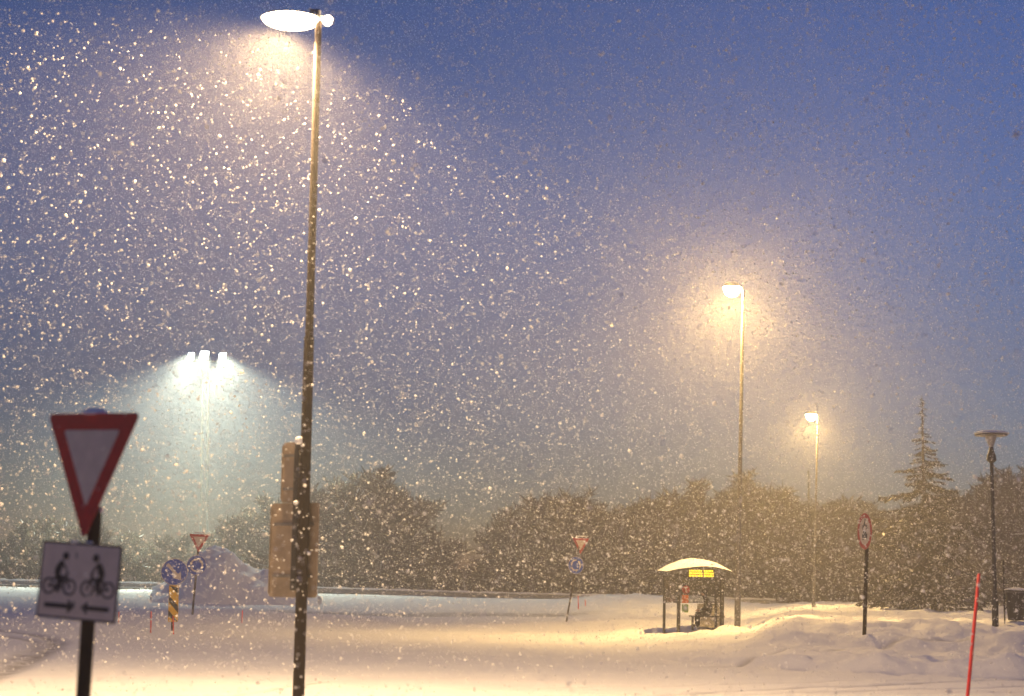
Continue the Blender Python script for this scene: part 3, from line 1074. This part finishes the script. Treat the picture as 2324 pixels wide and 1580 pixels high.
# snow blanket: sampled across (a) and along (b)
m = MB()
na, nb = 40, 14
vs, fs = [], []
sn_f = [(1511, 1298.5), (1530, 1294), (1560, 1289.5), (1585, 1287), (1605, 1286.5), (1625, 1288.3), (1645, 1293), (1664, 1299)]
thick = [0.03, .13, .22, .24, .20, .15, .08, .03]
def roofpt(a, b):
    x_ = a * (n_ - 1)
    k = min(int(x_), n_ - 2)
    f_ = x_ - k
    pf = up_f[k].lerp(up_f[k + 1], f_)
    pb_ = up_b[k].lerp(up_b[k + 1], f_)
    th = thick[k] * (1 - f_) + thick[k + 1] * f_
    return pf.lerp(pb_, b), th
for j in range(nb + 1):
    b = -0.02 + 1.04 * j / nb
    eb = min(1.0, 4.5 * min(j, nb - j) / nb)
    for i in range(na + 1):
        a = i / na
        p, th = roofpt(a, b)
        ea = min(1, 8 * min(a, 1 - a) + .12)
        hgt = th * (eb ** .35 if eb > 0 else 0) * ea ** .5
        vs.append(p + Vector((-.10 * (1 - a) ** 3 * (eb ** .5), 0, .005 + hgt * (1 + .10 * math.sin(9 * a + 5 * b)))))
    
for j in range(nb):
    for i in range(na):
        k = j * (na + 1) + i
        fs.append((k, k + 1, k + na + 2, k + na + 1))
m.add(vs, fs)
base = len(m.v)
# front and side skirt down to the roof
vs2 = []
for j in range(nb + 1):
    for i in range(na + 1):
        p, th = roofpt(i / na, -0.02 + 1.04 * j / nb)
        vs2.append(p + Vector((0, 0, .003)))
m.add(vs2, [tuple(reversed(f)) for f in fs])
N1 = (na + 1) * (nb + 1)
edge_i = [i for i in range(na + 1)] + [j * (na + 1) + na for j in range(1, nb + 1)] + [nb * (na + 1) + i for i in range(na - 1, -1, -1)] + [j * (na + 1) for j in range(nb - 1, -1, -1)]
for a, b in zip(edge_i[:-1], edge_i[1:]):
    m.f.append((a, b, b + N1, a + N1))
    m.m.append(0)
m.build('roof_snow', M_SNOWCAP, roof, True)
# lit display
dsp0, dsp1 = P(1561, 1291, 59.3), P(1623, 1312, 59.3)
c = (dsp0 + dsp1) / 2
m = MB()
m.box(c + Vector((0, .09, 0)), (abs(dsp1.x - dsp0.x) / 2 + .02, .07, abs(dsp0.z - dsp1.z) / 2 + .012), bev=.015)
disp = m.build('display_box', M_DARK, bs)
m = MB()
rr_ = random.Random(4)
hgt = abs(dsp0.z - dsp1.z)
for (u0, u1) in ((1564, 1594.5), (1597.5, 1620)):
    for row in range(3):
        x0, x1 = P(u0, 1301, 59.3).x, P(u1, 1301, 59.3).x
        zc = c.z + hgt * (.29 - .29 * row)
        x_ = x0
        while x_ < x1 - .02:
            wd = rr_.choice((.05, .075, .10))
            wd = min(wd, x1 - x_)
            m.box((x_ + wd / 2, dsp0.y + .012, zc + rr_.uniform(-.004, .004)), (wd / 2, .006, hgt * .105), bev=.004)
            x_ += wd + .014
    # thin glow line between the rows is the amber film of the panel
m.build('display_text', M_LED, disp)
# notices on the back glass
def notice(u, v, hw_, hh_, Y, mt, name):
    pc_ = P(u, v, Y)
    m = MB()
    X, Z, N = sign_frame(6)
    m.prism(rrect(S(hw_, Y), S(hh_, Y), .02), 0, -.006, pc_, X, Z, N)
    return m.build(name, mt, bs), pc_, X, Z, N
pcn = P(1556.5, 1338.5, 60.6)
d, X, Z, N = disc_plate(bs, pcn, S(9.0, 60.6), 6, M_RED, rim=0, name='red_disc')
m = MB()
q = (.001, .004, pcn, X, Z, N)
m.prism([(-.02, -.085), (.02, -.085), (.02, .055), (-.02, .055)], *q)
m.prism([(-.05, .058), (.05, .058), (.05, .09), (-.05, .09)], *q)
m.build('white_mark', M_WHITE, d)
notice(1555, 1359.5, 7.5, 9, 60.6, M_ORANGE, 'orange_notice')
notice(1555, 1381, 7, 9, 60.6, M_GREEN, 'green_notice')
notice(1522, 1340, 11, 24, 61.4, M_PAPER, 'timetable_notice')
notice(1522, 1361.5, 11, 4.5, 61.3, M_ORANGE, 'notice_strip')
# bench
bz = hz(SHEL.x + .3, 61.2)
bc = Vector((P(1604, 1400, 61.2).x, 61.2, bz + .46))
m = MB()
m.box(bc, (.62, .19, .022), bev=.01)
bench = m.build('bench_seat', M_DARK, bs)
for sx in (-.5, .5):
    m = MB()
    m.box(bc + Vector((sx, 0, -.26)), (.03, .15, .235), bev=.008)
    m.build('bench_leg', M_DARK, bs)
m = MB()
fl = [P(1500, 1441, 61.4), P(1640, 1444, 61.4), P(1640, 1450, 59.0), P(1530, 1460, 59.0)]
gx0, gx1 = P(1504, 1440, 61).x, P(1640, 1440, 60).x
nx, ny = 24, 16
vs, fs = [], []
for j in range(ny + 1):
    for i in range(nx + 1):
        x_ = gx0 - .1 + (gx1 - gx0 + .2) * i / nx
        y_ = 58.7 + 2.7 * j / ny
        wv = .02 * math.sin(7 * x_ + 3 * y_)
        edge = min(i, nx - i, j, ny - j) / 3.0
        top = hz(x_, y_) + (.02 if edge >= 1 else .02 * edge - .03 * (1 - edge)) + (wv if edge >= 1 else 0) * .3
        vs.append((x_, y_, top))
for j in range(ny):
    for i in range(nx):
        k = j * (nx + 1) + i
        fs.append((k, k + 1, k + nx + 2, k + nx + 1))
m.add(vs, fs)
fo = m.build('shelter_floor', M_PAVE, bs, True)

# ------------------------------------------------------------------ seated person
def build_person():
    base = bc + Vector((.10, -.06, .022))
    # joints in metres, x negative = towards the knees (facing left), seat top at z = 0
    J = {
        'pelvis': (0, 0, .12, .13), 'belly': (-.03, 0, .28, .14), 'chest': (-.09, 0, .47, .155), 'neck0': (-.15, 0, .60, .085),
        'neck': (-.17, 0, .64, .062), 'head0': (-.20, 0, .71, .085), 'head1': (-.215, 0, .79, .095), 'head2': (-.205, 0, .86, .065),
        'hipL': (-.06, -.10, .09, .095), 'kneeL': (-.44, -.12, .11, .068), 'ankL': (-.40, -.12, -.33, .048), 'toeL': (-.56, -.13, -.40, .038),
        'hipR': (-.06, .10, .09, .095), 'kneeR': (-.46, .13, .10, .068), 'ankR': (-.46, .13, -.33, .048), 'toeR': (-.62, .14, -.40, .038),
        'shL': (-.10, -.17, .54, .075), 'elL': (-.15, -.22, .26, .055), 'wrL': (-.36, -.13, .21, .036), 'paL': (-.42, -.11, .20, .034),
        'shR': (-.10, .17, .54, .075), 'elR': (-.15, .22, .26, .055), 'wrR': (-.36, .13, .21, .036), 'paR': (-.42, .11, .20, .034),
    }
    E = [('pelvis', 'belly'), ('belly', 'chest'), ('chest', 'neck0'), ('neck0', 'neck'), ('neck', 'head0'), ('head0', 'head1'), ('head1', 'head2'),
         ('pelvis', 'hipL'), ('hipL', 'kneeL'), ('kneeL', 'ankL'), ('ankL', 'toeL'), ('pelvis', 'hipR'), ('hipR', 'kneeR'), ('kneeR', 'ankR'), ('ankR', 'toeR'),
         ('chest', 'shL'), ('shL', 'elL'), ('elL', 'wrL'), ('wrL', 'paL'), ('chest', 'shR'), ('shR', 'elR'), ('elR', 'wrR'), ('wrR', 'paR')]
    for sd, sg in (('L', 1), ('R', -1)):
        px, py, pz, _ = J['pa' + sd]
        for k in range(4):
            o = (-.027 + .018 * k)
            ln = (.055, .068, .064, .05)[k]
            J[f'f{sd}{k}'] = (px - .045, py + o, pz - .01, .010)
            J[f'g{sd}{k}'] = (px - .045 - ln * .6, py + o * 1.1, pz - .035, .008)
            E += [('pa' + sd, f'f{sd}{k}'), (f'f{sd}{k}', f'g{sd}{k}')]
        J[f't{sd}'] = (px - .005, py + sg * .045, pz + .012, .011)
        J[f'u{sd}'] = (px - .04, py + sg * .052, pz, .009)
        E += [('pa' + sd, f't{sd}'), (f't{sd}', f'u{sd}')]
    J['nose'] = (-.325, 0, .775, .014)
    J['nose0'] = (-.295, 0, .785, .022)
    E += [('head1', 'nose0'), ('nose0', 'nose')]
    names = list(J)
    me = bpy.data.meshes.new('person_base')
    me.from_pydata([J[n][:3] for n in names], [(names.index(a), names.index(b)) for a, b in E], [])
    tmp = bpy.data.objects.new('person_base', me)
    COL.objects.link(tmp)
    sk = tmp.modifiers.new('skin', 'SKIN')
    for i, n in enumerate(names):
        v = me.skin_vertices[0].data[i]
        kf = 1.22 if J[n][3] > .045 and not n.startswith('head') else 1.0
        v.radius = (J[n][3] * kf, J[n][3] * kf)
        v.use_root = (n == 'pelvis')
    sb = tmp.modifiers.new('sub', 'SUBSURF')
    sb.levels = sb.render_levels = 1
    dg = bpy.context.evaluated_depsgraph_get()
    ev = tmp.evaluated_get(dg)
    m2 = bpy.data.meshes.new_from_object(ev)
    bpy.data.objects.remove(tmp)
    m2.materials.clear()
    m2.materials.append(M_CLOTH)
    m2.materials.append(M_SKIN)
    m2.name = 'person'
    for p in m2.polygons:
        c_ = p.center
        if (c_.z > .70 and c_.x < -.225) or (c_.x < -.39 and .13 < c_.z < .27 and abs(c_.y) < .19):
            p.material_index = 1
    m2.shade_smooth()
    o = bpy.data.objects.new('person', m2)
    COL.objects.link(o)
    o.location = base
    o['_abs'] = list(base)
    tag(o, 'person in dark winter clothes sitting hunched on the shelter bench facing left', 'person')
    h = MB()
    h.blob(base + Vector((-.195, 0, .845)), (.112, .108, .10), 10, seed=4)
    h.blob(base + Vector((-.165, 0, .78)), (.09, .104, .09), 10, seed=5)
    h.build('knit_cap', M_HAIR, o, True)
    for sy in (-.035, .035):
        h = MB()
        h.blob(base + Vector((-.302, sy, .80)), (.008, .012, .008), 5)
        h.build('eye', M_BLACK, o)
    h = MB()
    h.box(base + Vector((-.296, 0, .735)), (.006, .022, .004), bev=.002)
    h.build('mouth', mat('lips', (.30, .12, .10)), o)
build_person()

# ------------------------------------------------------------------ litter bin at the right edge
YB = 45.0
fb = foot(2306, 1402, YB)
lb = thing('litter_bin', fb, 'dark tapered litter bin with snow on its lid by the park lamp', 'litter bin')
tb = fb + Vector((0.02, 0, .80))
m = MB()
m.tube([fb + Vector((0, 0, .02)), fb + Vector((0, 0, .08)), tb - Vector((0, 0, .06)), tb], [.20, .21, .285, .285], 24)
m.build('bin_body', M_DARK, lb, True)
m = MB()
m.tube([tb - Vector((0, 0, .07)), tb - Vector((0, 0, .03))], [.297, .297], 24)
m.build('rim', M_STEEL, lb, True)
m = MB()
m.blob(tb + Vector((0, 0, .0)), (.285, .285, .075), 9, seed=31, flat=.6)
m.build('snow_cap', M_SNOWCAP, lb, True)
fp = foot(2280, 1390, YB + .1)
m = MB()
m.tube([fp - Vector((0, 0, .2)), P(2277, 1272, YB + .1)], .022, 8)
m.tube([fp + Vector((0, 0, .35)), fb + Vector((-.2, 0, .40))], .014, 8)
m.tube([fp + Vector((0, 0, .60)), fb + Vector((-.24, 0, .62))], .014, 8)
m.build('bin_post', M_DARK, lb, True)

# ------------------------------------------------------------------ guard rail along the far road
def guard_rail():
    pts = []
    for u, v, Y in [(-120, 1313, 108), (0, 1316, 109), (250, 1321.5, 110), (740, 1334, 111), (1100, 1345, 112), (1500, 1354, 112), (1760, 1361, 112)]:
        p = P(u, v, Y)
        pts.append(p)
    f = Vector((pts[3].x, pts[3].y, hz(pts[3].x, pts[3].y)))
    root = thing('guard_rail', f, 'long low snow topped guard rail in front of the far wood', 'guard rail')
    m, s_ = MB(), MB()
    for a, b in zip(pts[:-1], pts[1:]):
        d = (b - a).normalized()
        for dz in (-.10, -.24):
            m.tube([a + Vector((0, 0, dz)), b + Vector((0, 0, dz))], .075, 8)
        m.tube([a + Vector((0, .05, -.17)), b + Vector((0, .05, -.17))], .05, 6)
    nn = 220
    top = []
    tot = len(pts) - 1
    for i in range(nn + 1):
        x_ = i / nn * tot
        k = min(int(x_), tot - 1)
        p = pts[k].lerp(pts[k + 1], x_ - k)
        top.append(p + Vector((0, 0, .01 + .02 * math.sin(i * 1.7) * math.sin(i * .37))))
    s_.tube(top, [.06 + .02 * math.sin(i * .9) for i in range(nn + 1)], 8)
    m.build('rail', M_RAIL, root)
    s_.build('rail_snow', M_SNOWCAP, root, True)
    for k in range(22):
        x_ = (k + .5) / 22 * tot
        i = min(int(x_), tot - 1)
        p = pts[i].lerp(pts[i + 1], x_ - i)
        g = hz(p.x, p.y)
        b = MB()
        b.box((p.x, p.y + .09, (p.z + g - .4) / 2), (.05, .04, (p.z - g + .4) / 2), bev=.006)
        b.build('post', M_RAIL, root)
guard_rail()

# ------------------------------------------------------------------ snow heap at the roundabout
def heap():
    c = P(490, 1345, 100)
    n1, n2 = 110, 46
    vs, fs = [], []
    prof = [(350, 1335), (400, 1305), (440, 1268), (470, 1246), (490, 1240), (515, 1247), (545, 1272), (575, 1290), (620, 1302), (680, 1325), (720, 1340)]
    us = [a for a, b in prof]
    for i in range(n1 + 1):
        u = 345 + (722 - 345) * i / n1
        v = float(np.interp(u, us, [b for a, b in prof]))
        top = P(u, v, 101)
        g = hz(top.x, 101)
        H = max(0.02, top.z - g)
        for j in range(n2 + 1):
            s_ = -1 + 2 * j / n2
            y_ = 101 + s_ * 5.5
            prof_h = (1 - s_ * s_) ** .8
            x_ = top.x * (y_ / 101)
            nz = 1.1 * float(fbm(np.array([x_ * 1.3]), np.array([y_ * 1.3]), 5)[0])
            vs.append((x_, y_, hz(x_, y_) - .05 + prof_h * (H + nz * min(1, H))))
    for i in range(n1):
        for j in range(n2):
            k = i * (n2 + 1) + j
            fs.append((k, k + 1, k + n2 + 2, k + n2 + 1))
    m = MB()
    m.add(vs, fs)
    o = m.build('snow_heap', M_SNOWCAP, None, True, origin=(c.x, 101, hz(c.x, 101)))
    tag(o, 'large pointed heap of ploughed snow behind the yield sign on the island', 'snow heap')
heap()

# ------------------------------------------------------------------ trees
def twig_tree(seed, H, W, dens=1.0, frost=.05, bush=False):
    """bare crown: limbs as thin tubes, twigs as slim folded slivers through the whole crown volume; returns (trunk MB, crown MB) at the origin"""
    rr = random.Random(seed)
    tk, cr = MB(), MB()
    tips = []
    def limb(p, d, L, r, depth):
        n = 3
        pts = [p]
        q, dd = p.copy(), d.copy()
        for i in range(n):
            dd = (dd + Vector((rr.uniform(-.22, .22), rr.uniform(-.22, .22), rr.uniform(-.02, .16)))).normalized()
            q = q + dd * (L / n)
            pts.append(q.copy())
        (tk if depth == 0 else cr).tube(pts, [r, r * .85, r * .7, r * .5], 6 if depth == 0 else 4, caps=False)
        if depth >= 3:
            tips.append((pts[-1], dd, L))
            tips.append((pts[1], dd, L))
            return
        kids = (5, 4, 4)[depth]
        for k in range(kids):
            f_ = rr.uniform(.35, 1.0)
            i = min(int(f_ * n), n - 1)
            b = pts[i].lerp(pts[i + 1], f_ * n - i)
            a = rr.uniform(0, 6.283)
            sp = rr.uniform(.45, 1.0)
            nd = (dd + Vector((math.cos(a) * sp * W / H * 2.0, math.sin(a) * sp * W / H * 2.0, rr.uniform(-.1, .35)))).normalized()
            limb(b, nd, L * rr.uniform(.55, .72), r * .55, depth + 1)
        tips.append((pts[-1], dd, L * .6))
    if bush:
        tk.tube([(0, 0, -.3), (0, 0, .15 * H)], [H * .02, H * .014], 6)
    else:
        limb(Vector((0, 0, -.3)), Vector((0, 0, 1)), H * .45, H * .018, 0)
    for k in range(13 if bush else 6):
        a = rr.uniform(0, 6.283)
        z = rr.uniform(.0, .12) * H if bush else rr.uniform(.03, .25) * H
        limb(Vector((0, 0, z)), Vector((math.cos(a), math.sin(a), rr.uniform(.5, 1.2))).normalized(), H * .30, H * .009, 1)
    for (p, d, L) in tips:
        for k in range(int(13 * dens)):
            dd = (d * .5 + Vector((rr.gauss(0, .6), rr.gauss(0, .6), rr.gauss(.15, .5)))).normalized()
            ln = L * rr.uniform(.35, .95)
            b = p + Vector((rr.gauss(0, .12), rr.gauss(0, .12), rr.gauss(0, .12))) * L
            w_ = rr.uniform(.010, .028) * (1 + H / 12)
            sd = dd.cross(Vector((rr.uniform(-1, 1), rr.uniform(-1, 1), rr.uniform(-1, 1)))).normalized() * w_
            mid_ = b + dd * ln * .55 + sd * .8 + Vector((0, 0, -.02 * L))
            e_ = b + dd * ln
            cr.add([b - sd, b + sd, mid_ + sd, mid_ - sd, e_], [(0, 1, 2, 3), (3, 2, 4)], 1 if rr.random() < frost else 0)
    return tk, cr
def spruce(seed, H, W):
    rr = random.Random(seed)
    tk, cr = MB(), MB()
    tk.tube([(0, 0, -.4), (0.03, 0, H * .5), (0, 0, H)], [H * .017, H * .011, .012], 8)
    z = H * .05
    while z < H * .985:
        f_ = 1 - z / H
        Lb = W * 1.5 * min(.78, max(.07, (f_ - .11) * 1.35)) * rr.uniform(.6, 1.1)
        for k in range(rr.choice((2, 3, 4, 5))):
            a = rr.uniform(0, 6.283)
            L = Lb * rr.uniform(.35, 1.2)
            dr = Vector((math.cos(a), math.sin(a), 0))
            dp = rr.uniform(.0, .38)
            pts = [Vector((0, 0, z)), Vector((0, 0, z - dp * .6 * L)) + dr * L * .5, Vector((0, 0, z - dp * L + .05 * L)) + dr * L]
            cr.tube(pts, [.025, .016, .006], 4, caps=False)
            for q in range(int(12 + 30 * L)):
                t_ = rr.uniform(.12, 1)
                b = pts[0].lerp(pts[1], t_ * 2) if t_ < .5 else pts[1].lerp(pts[2], t_ * 2 - 1)
                sdv = Vector((-dr.y, dr.x, 0)) * rr.choice((-1, 1)) * rr.uniform(.3, 1)
                dd = (dr * rr.uniform(.2, .9) + sdv + Vector((0, 0, rr.uniform(-.75, .05)))).normalized()
                sc_ = min(1.0, max(.28, L * 1.1))
                ln = rr.uniform(.16, .42) * (.5 + L * .35) * sc_
                w_ = rr.uniform(.025, .055) * sc_
                nrm = dd.cross(Vector((rr.uniform(-1, 1), rr.uniform(-1, 1), 1))).normalized() * w_
                e_ = b + dd * ln
                cr.add([b - nrm, b + nrm, b.lerp(e_, .6) + nrm * 1.2, b.lerp(e_, .6) - nrm * 1.2, e_], [(0, 1, 2, 3), (3, 2, 4)], 1 if rr.random() < .07 else 0)
        z += rr.uniform(.09, .18) * (.7 + f_)
    return tk, cr

def plain_mesh(mb, name, mats):
    me = bpy.data.meshes.new(name)
    me.from_pydata(mb.v, [], mb.f)
    for m_ in mats:
        me.materials.append(m_)
    me.polygons.foreach_set('material_index', mb.m)
    me.update()
    return me
VAR = []
for sd, W in ((3, 3.6), (8, 3.0), (15, 4.2), (27, 2.6), (41, 3.4)):
    tk, cr = twig_tree(sd, 8.0, W, 1.5)
    zs = max(v[2] for v in cr.v)
    VAR.append((plain_mesh(tk, 'trunk', [M_BARK]), plain_mesh(cr, 'crown', [M_TWIG, M_FROST]), zs))
VARB = []
for sd, W in ((51, 4.2), (62, 5.0), (77, 3.8)):
    tk, cr = twig_tree(sd, 8.0, W, 1.6, .05, True)
    zs = max(v[2] for v in cr.v)
    VARB.append((plain_mesh(tk, 'trunk', [M_BARK]), plain_mesh(cr, 'crown', [M_TWIG, M_FROST]), zs))
def place_tree(k, u, vtop, Y, label, group, name='bare_tree', sx=1.0):
    base = foot(u, 1350, Y)
    top = P(u, vtop, Y)
    H = top.z - base.z
    V_ = VARB if name == 'bushy_tree' else VAR
    tm, cm, zs = V_[k % len(V_)]
    s_ = H / zs
    o = thing(name, base, label, 'tree', group)
    o.scale = (s_ * sx, s_ * sx, s_)
    o.rotation_euler = (0, 0, random.uniform(0, 6.28))
    for nm, me in (('trunk', tm), ('crown', cm)):
        c_ = bpy.data.objects.new(nm, me)
        COL.objects.link(c_)
        c_.parent = o
LEFT = [(40, 1175, 124), (130, 1165, 128), (215, 1185, 121), (300, 1190, 127), (390, 1205, 122), (470, 1200, 126), (560, 1165, 123), (640, 1110, 128), (720, 1075, 122), (795, 1052, 127), (850, 1050, 121), (905, 1085, 126), (950, 1130, 120), (985, 1215, 124)]
for i, (u, v, Y) in enumerate(LEFT):
    place_tree(i, u, v, Y, 'bare dark tree in the wood left of the gap, behind guard rail and snow heap', 'wood left of the gap', sx=1.15)
MIDL = [(1020, 1285, 119), (1085, 1295, 123), (1130, 1265, 121)]
for i, (u, v, Y) in enumerate(MIDL):
    place_tree(i + 2, u, v, Y, 'low bare tree in the pale gap between the two woods', 'low trees in the gap', sx=1.3)
RIGHT = [(1180, 1150, 122), (1225, 1110, 127), (1290, 1092, 121), (1345, 1130, 126), (1400, 1160, 120), (1455, 1135, 127), (1510, 1112, 121), (1565, 1095, 128), (1620, 1080, 122), (1685, 1055, 127), (1745, 1085, 121), (1790, 1110, 118), (1885, 1105, 124),
         (1945, 1125, 119), (2000, 1150, 123), (2050, 1130, 119), (2150, 1120, 117), (2195, 1085, 112), (2250, 1070, 116), (2300, 1050, 110), (2350, 1040, 114)]
for i, (u, v, Y) in enumerate(RIGHT):
    place_tree(i + 1, u, v, Y, 'bare dark tree in the wood right of the gap, behind shelter and mound', 'wood right of the gap', sx=1.1)
UNDER = [(-20, 1268, 116), (90, 1270, 116), (205, 1272, 117), (330, 1270, 118), (640, 1262, 117), (720, 1258, 117), (800, 1262, 116), (880, 1262, 117), (960, 1280, 117), (1030, 1305, 117), (1100, 1300, 117), (1160, 1262, 117), (1235, 1262, 116), (1320, 1262, 117), (1405, 1265, 116), (1485, 1260, 117), (1570, 1258, 116), (1650, 1262, 117), (1730, 1262, 116), (1810, 1262, 114), (1885, 1265, 113), (1960, 1272, 112), (30, 1262, 117), (150, 1255, 118), (260, 1262, 117), (600, 1240, 119), (680, 1225, 117), (760, 1230, 118), (840, 1225, 117), (920, 1240, 118),
         (1200, 1240, 117), (1270, 1225, 118), (1370, 1235, 117), (1440, 1230, 118), (1530, 1215, 117), (1610, 1225, 118), (1690, 1225, 117), (1770, 1230, 115), (1850, 1225, 114), (1920, 1235, 113), (2000, 1245, 112), (2060, 1235, 110), (2150, 1240, 108), (2230, 1225, 106), (2310, 1220, 105)]
for i, (u, v, Y) in enumerate(UNDER):
    side = u < 1100
    place_tree(i + 3, u, v, Y, 'low bushy tree at the front edge of the left wood' if side else 'low bushy tree at the front edge of the right wood', 'undergrowth trees of the left wood' if side else 'undergrowth trees of the right wood', 'bushy_tree', 1.9)
def undergrowth():
    rr = random.Random(99)
    mb = MB()
    spots = []
    for k in range(26000):
        u = rr.uniform(-150, 2480)
        Y = (117 if u < 1750 else 117 - (u - 1750) / 60.0) + rr.uniform(-2.5, 6)
        d = ray(u, 1350)
        spots.append((u, d.x / d.y * Y, Y))
    gz = height(np.array([a[1] for a in spots]), np.array([a[2] for a in spots]))
    for (u, x_, Y), g in zip(spots, gz):
        g = float(g)
        h_ = 2.0 * rr.random() ** 1.6 * (0.75 + .5 * math.sin(u * .021) * math.sin(u * .0073 + 1))
        b = Vector((x_, Y, g + h_))
        dd = Vector((rr.gauss(0, .6), rr.gauss(0, .5), rr.uniform(-.1, 1))).normalized()
        sd = dd.cross(Vector((rr.uniform(-1, 1), rr.uniform(-1, 1), rr.uniform(-1, 1)))).normalized() * rr.uniform(.02, .05)
        ln = rr.uniform(.3, .8)
        mb.add([b - sd, b + sd, b + dd * ln * .6 + sd, b + dd * ln * .6 - sd, b + dd * ln], [(0, 1, 2, 3), (3, 2, 4)], 1 if rr.random() < .05 else 0)
    me = plain_mesh(mb, 'undergrowth', [M_TWIG, M_FROST])
    o = bpy.data.objects.new('undergrowth', me)
    COL.objects.link(o)
    o['kind'] = 'stuff'
    o['label'] = 'tangled dark undergrowth along the front of the far woods'
undergrowth()
def place_spruce(u, vtop, vfoot, Y, W, seed, label):
    base = foot(u, vfoot, Y)
    H = P(u - 1, vtop, Y).z - base.z
    tk, cr = spruce(seed, H, W)
    o = thing('spruce_tree', base, label, 'tree')
    for nm, me in (('trunk', plain_mesh(tk, 'trunk', [M_BARK])), ('crown', plain_mesh(cr, 'crown', [M_NEEDLE, M_FROST]))):
        c_ = bpy.data.objects.new(nm, me)
        COL.objects.link(c_)
        c_.parent = o
place_spruce(2099, 895, 1378, 88, 3.0, 5, 'tall sparse spruce rising above the mound left of the park lamp')
place_spruce(1836, 1062, 1378, 115, 1.7, 9, 'slim spruce in the wood just left of the farther lit lamp')
# ------------------------------------------------------------------ falling snow: real flakes through the air
def snowfall():
    rng = np.random.default_rng(6)
    sets = []
    #      y0   y1   per m3  radius
    for (y0, y1, dn, rad) in ((9.0, 15, 30, .0050), (15, 24, 20, .0080), (24, 34, 13, .0086), (34, 60, 10, .0098), (60, 85, 6, .0100)):
        hw0, hw1 = .345, 1.5
        A = lambda y: (2 * (hw0 * y + hw1)) * (.40 * y + 1.5)
        ymid = np.linspace(y0, y1, 60)
        vol = float(np.mean(A(ymid)) * (y1 - y0))
        n = int(vol * dn)
        y = np.interp(rng.random(n), np.concatenate([[0], np.cumsum(A(ymid[:-1]))]) / np.sum(A(ymid[:-1])), ymid)
        x = (rng.random(n) * 2 - 1) * (hw0 * y + hw1)
        z = CAM_Z - .04 * y - 1.0 + rng.random(n) * (.42 * y + 1.5)
        ok = z > height(x, y) + .02
        p = np.stack([x, y, z], -1)[ok]
        r = rad * np.exp(rng.normal(0, .42, len(p)))
        sets.append((p, r))
    p = np.concatenate([a for a, b in sets])
    r = np.concatenate([b for a, b in sets])
    far = p[:, 1] > 34
    n = len(p)
    base = np.array([(1, 0, 0), (-1, 0, 0), (0, 1, 0), (0, -1, 0), (0, 0, 1), (0, 0, -1)], float)
    tri = np.array([(0, 2, 4), (2, 1, 4), (1, 3, 4), (3, 0, 4), (2, 0, 5), (1, 2, 5), (3, 1, 5), (0, 3, 5)])
    q = rng.normal(size=(n, 4))
    q /= np.linalg.norm(q, axis=1, keepdims=True)
    a, b, c, d = q.T
    Rm = np.stack([1 - 2 * (c * c + d * d), 2 * (b * c - a * d), 2 * (b * d + a * c), 2 * (b * c + a * d), 1 - 2 * (b * b + d * d), 2 * (c * d - a * b), 2 * (b * d - a * c), 2 * (c * d + a * b), 1 - 2 * (b * b + c * c)], -1).reshape(n, 3, 3)
    sh = base[None] * (rng.uniform(.6, 1.35, (n, 6, 1)) * r[:, None, None])
    v = (np.einsum('nij,nkj->nki', Rm, sh) + p[:, None, :]).reshape(-1, 3)
    f = tri[None] + (np.arange(n) * 6)[:, None, None]
    # far flakes: flat four sided crystals, near ones full eight sided
    f = np.concatenate([f[~far].reshape(-1, 3), f[far][:, [0, 2, 5, 7]].reshape(-1, 3)])
    me = bpy.data.meshes.new('snowfall')
    me.vertices.add(len(v))
    me.vertices.foreach_set('co', v.astype(np.float32).ravel())
    me.loops.add(f.size)
    me.loops.foreach_set('vertex_index', f.astype(np.int32).ravel())
    me.polygons.add(len(f))
    me.polygons.foreach_set('loop_start', (np.arange(len(f)) * 3).astype(np.int32))
    me.polygons.foreach_set('loop_total', np.full(len(f), 3, np.int32))
    me.update(calc_edges=True)
    me.materials.append(M_FLAKE)
    o = bpy.data.objects.new('snowfall', me)
    COL.objects.link(o)
    o['kind'] = 'stuff'
    o['label'] = 'thick falling snowflakes drifting through the lamp light'
    o['category'] = 'snow'
    print('flakes', n)
snowfall()

# ------------------------------------------------------------------ haze: snow-filled air
def haze():
    m = MB()
    m.box((0, 70, 14), (150, 130, 17))
    hm = bpy.data.materials.new('haze')
    hm.use_nodes = True
    n = hm.node_tree
    n.nodes.clear()
    o_ = n.nodes.new('ShaderNodeOutputMaterial')
    pv = n.nodes.new('ShaderNodeVolumePrincipled')
    pv.inputs['Color'].default_value = (.93, .93, .95, 1)
    pv.inputs['Density'].default_value = HAZE_DENSITY
    pv.inputs['Anisotropy'].default_value = 0.6
    n.links.new(pv.outputs[0], o_.inputs['Volume'])
    o = m.build('haze', hm)
    o['kind'] = 'stuff'
    o['label'] = 'pale snowy haze filling the air'
haze()
for o in bpy.data.objects:
    if '_abs' in o:
        del o['_abs']
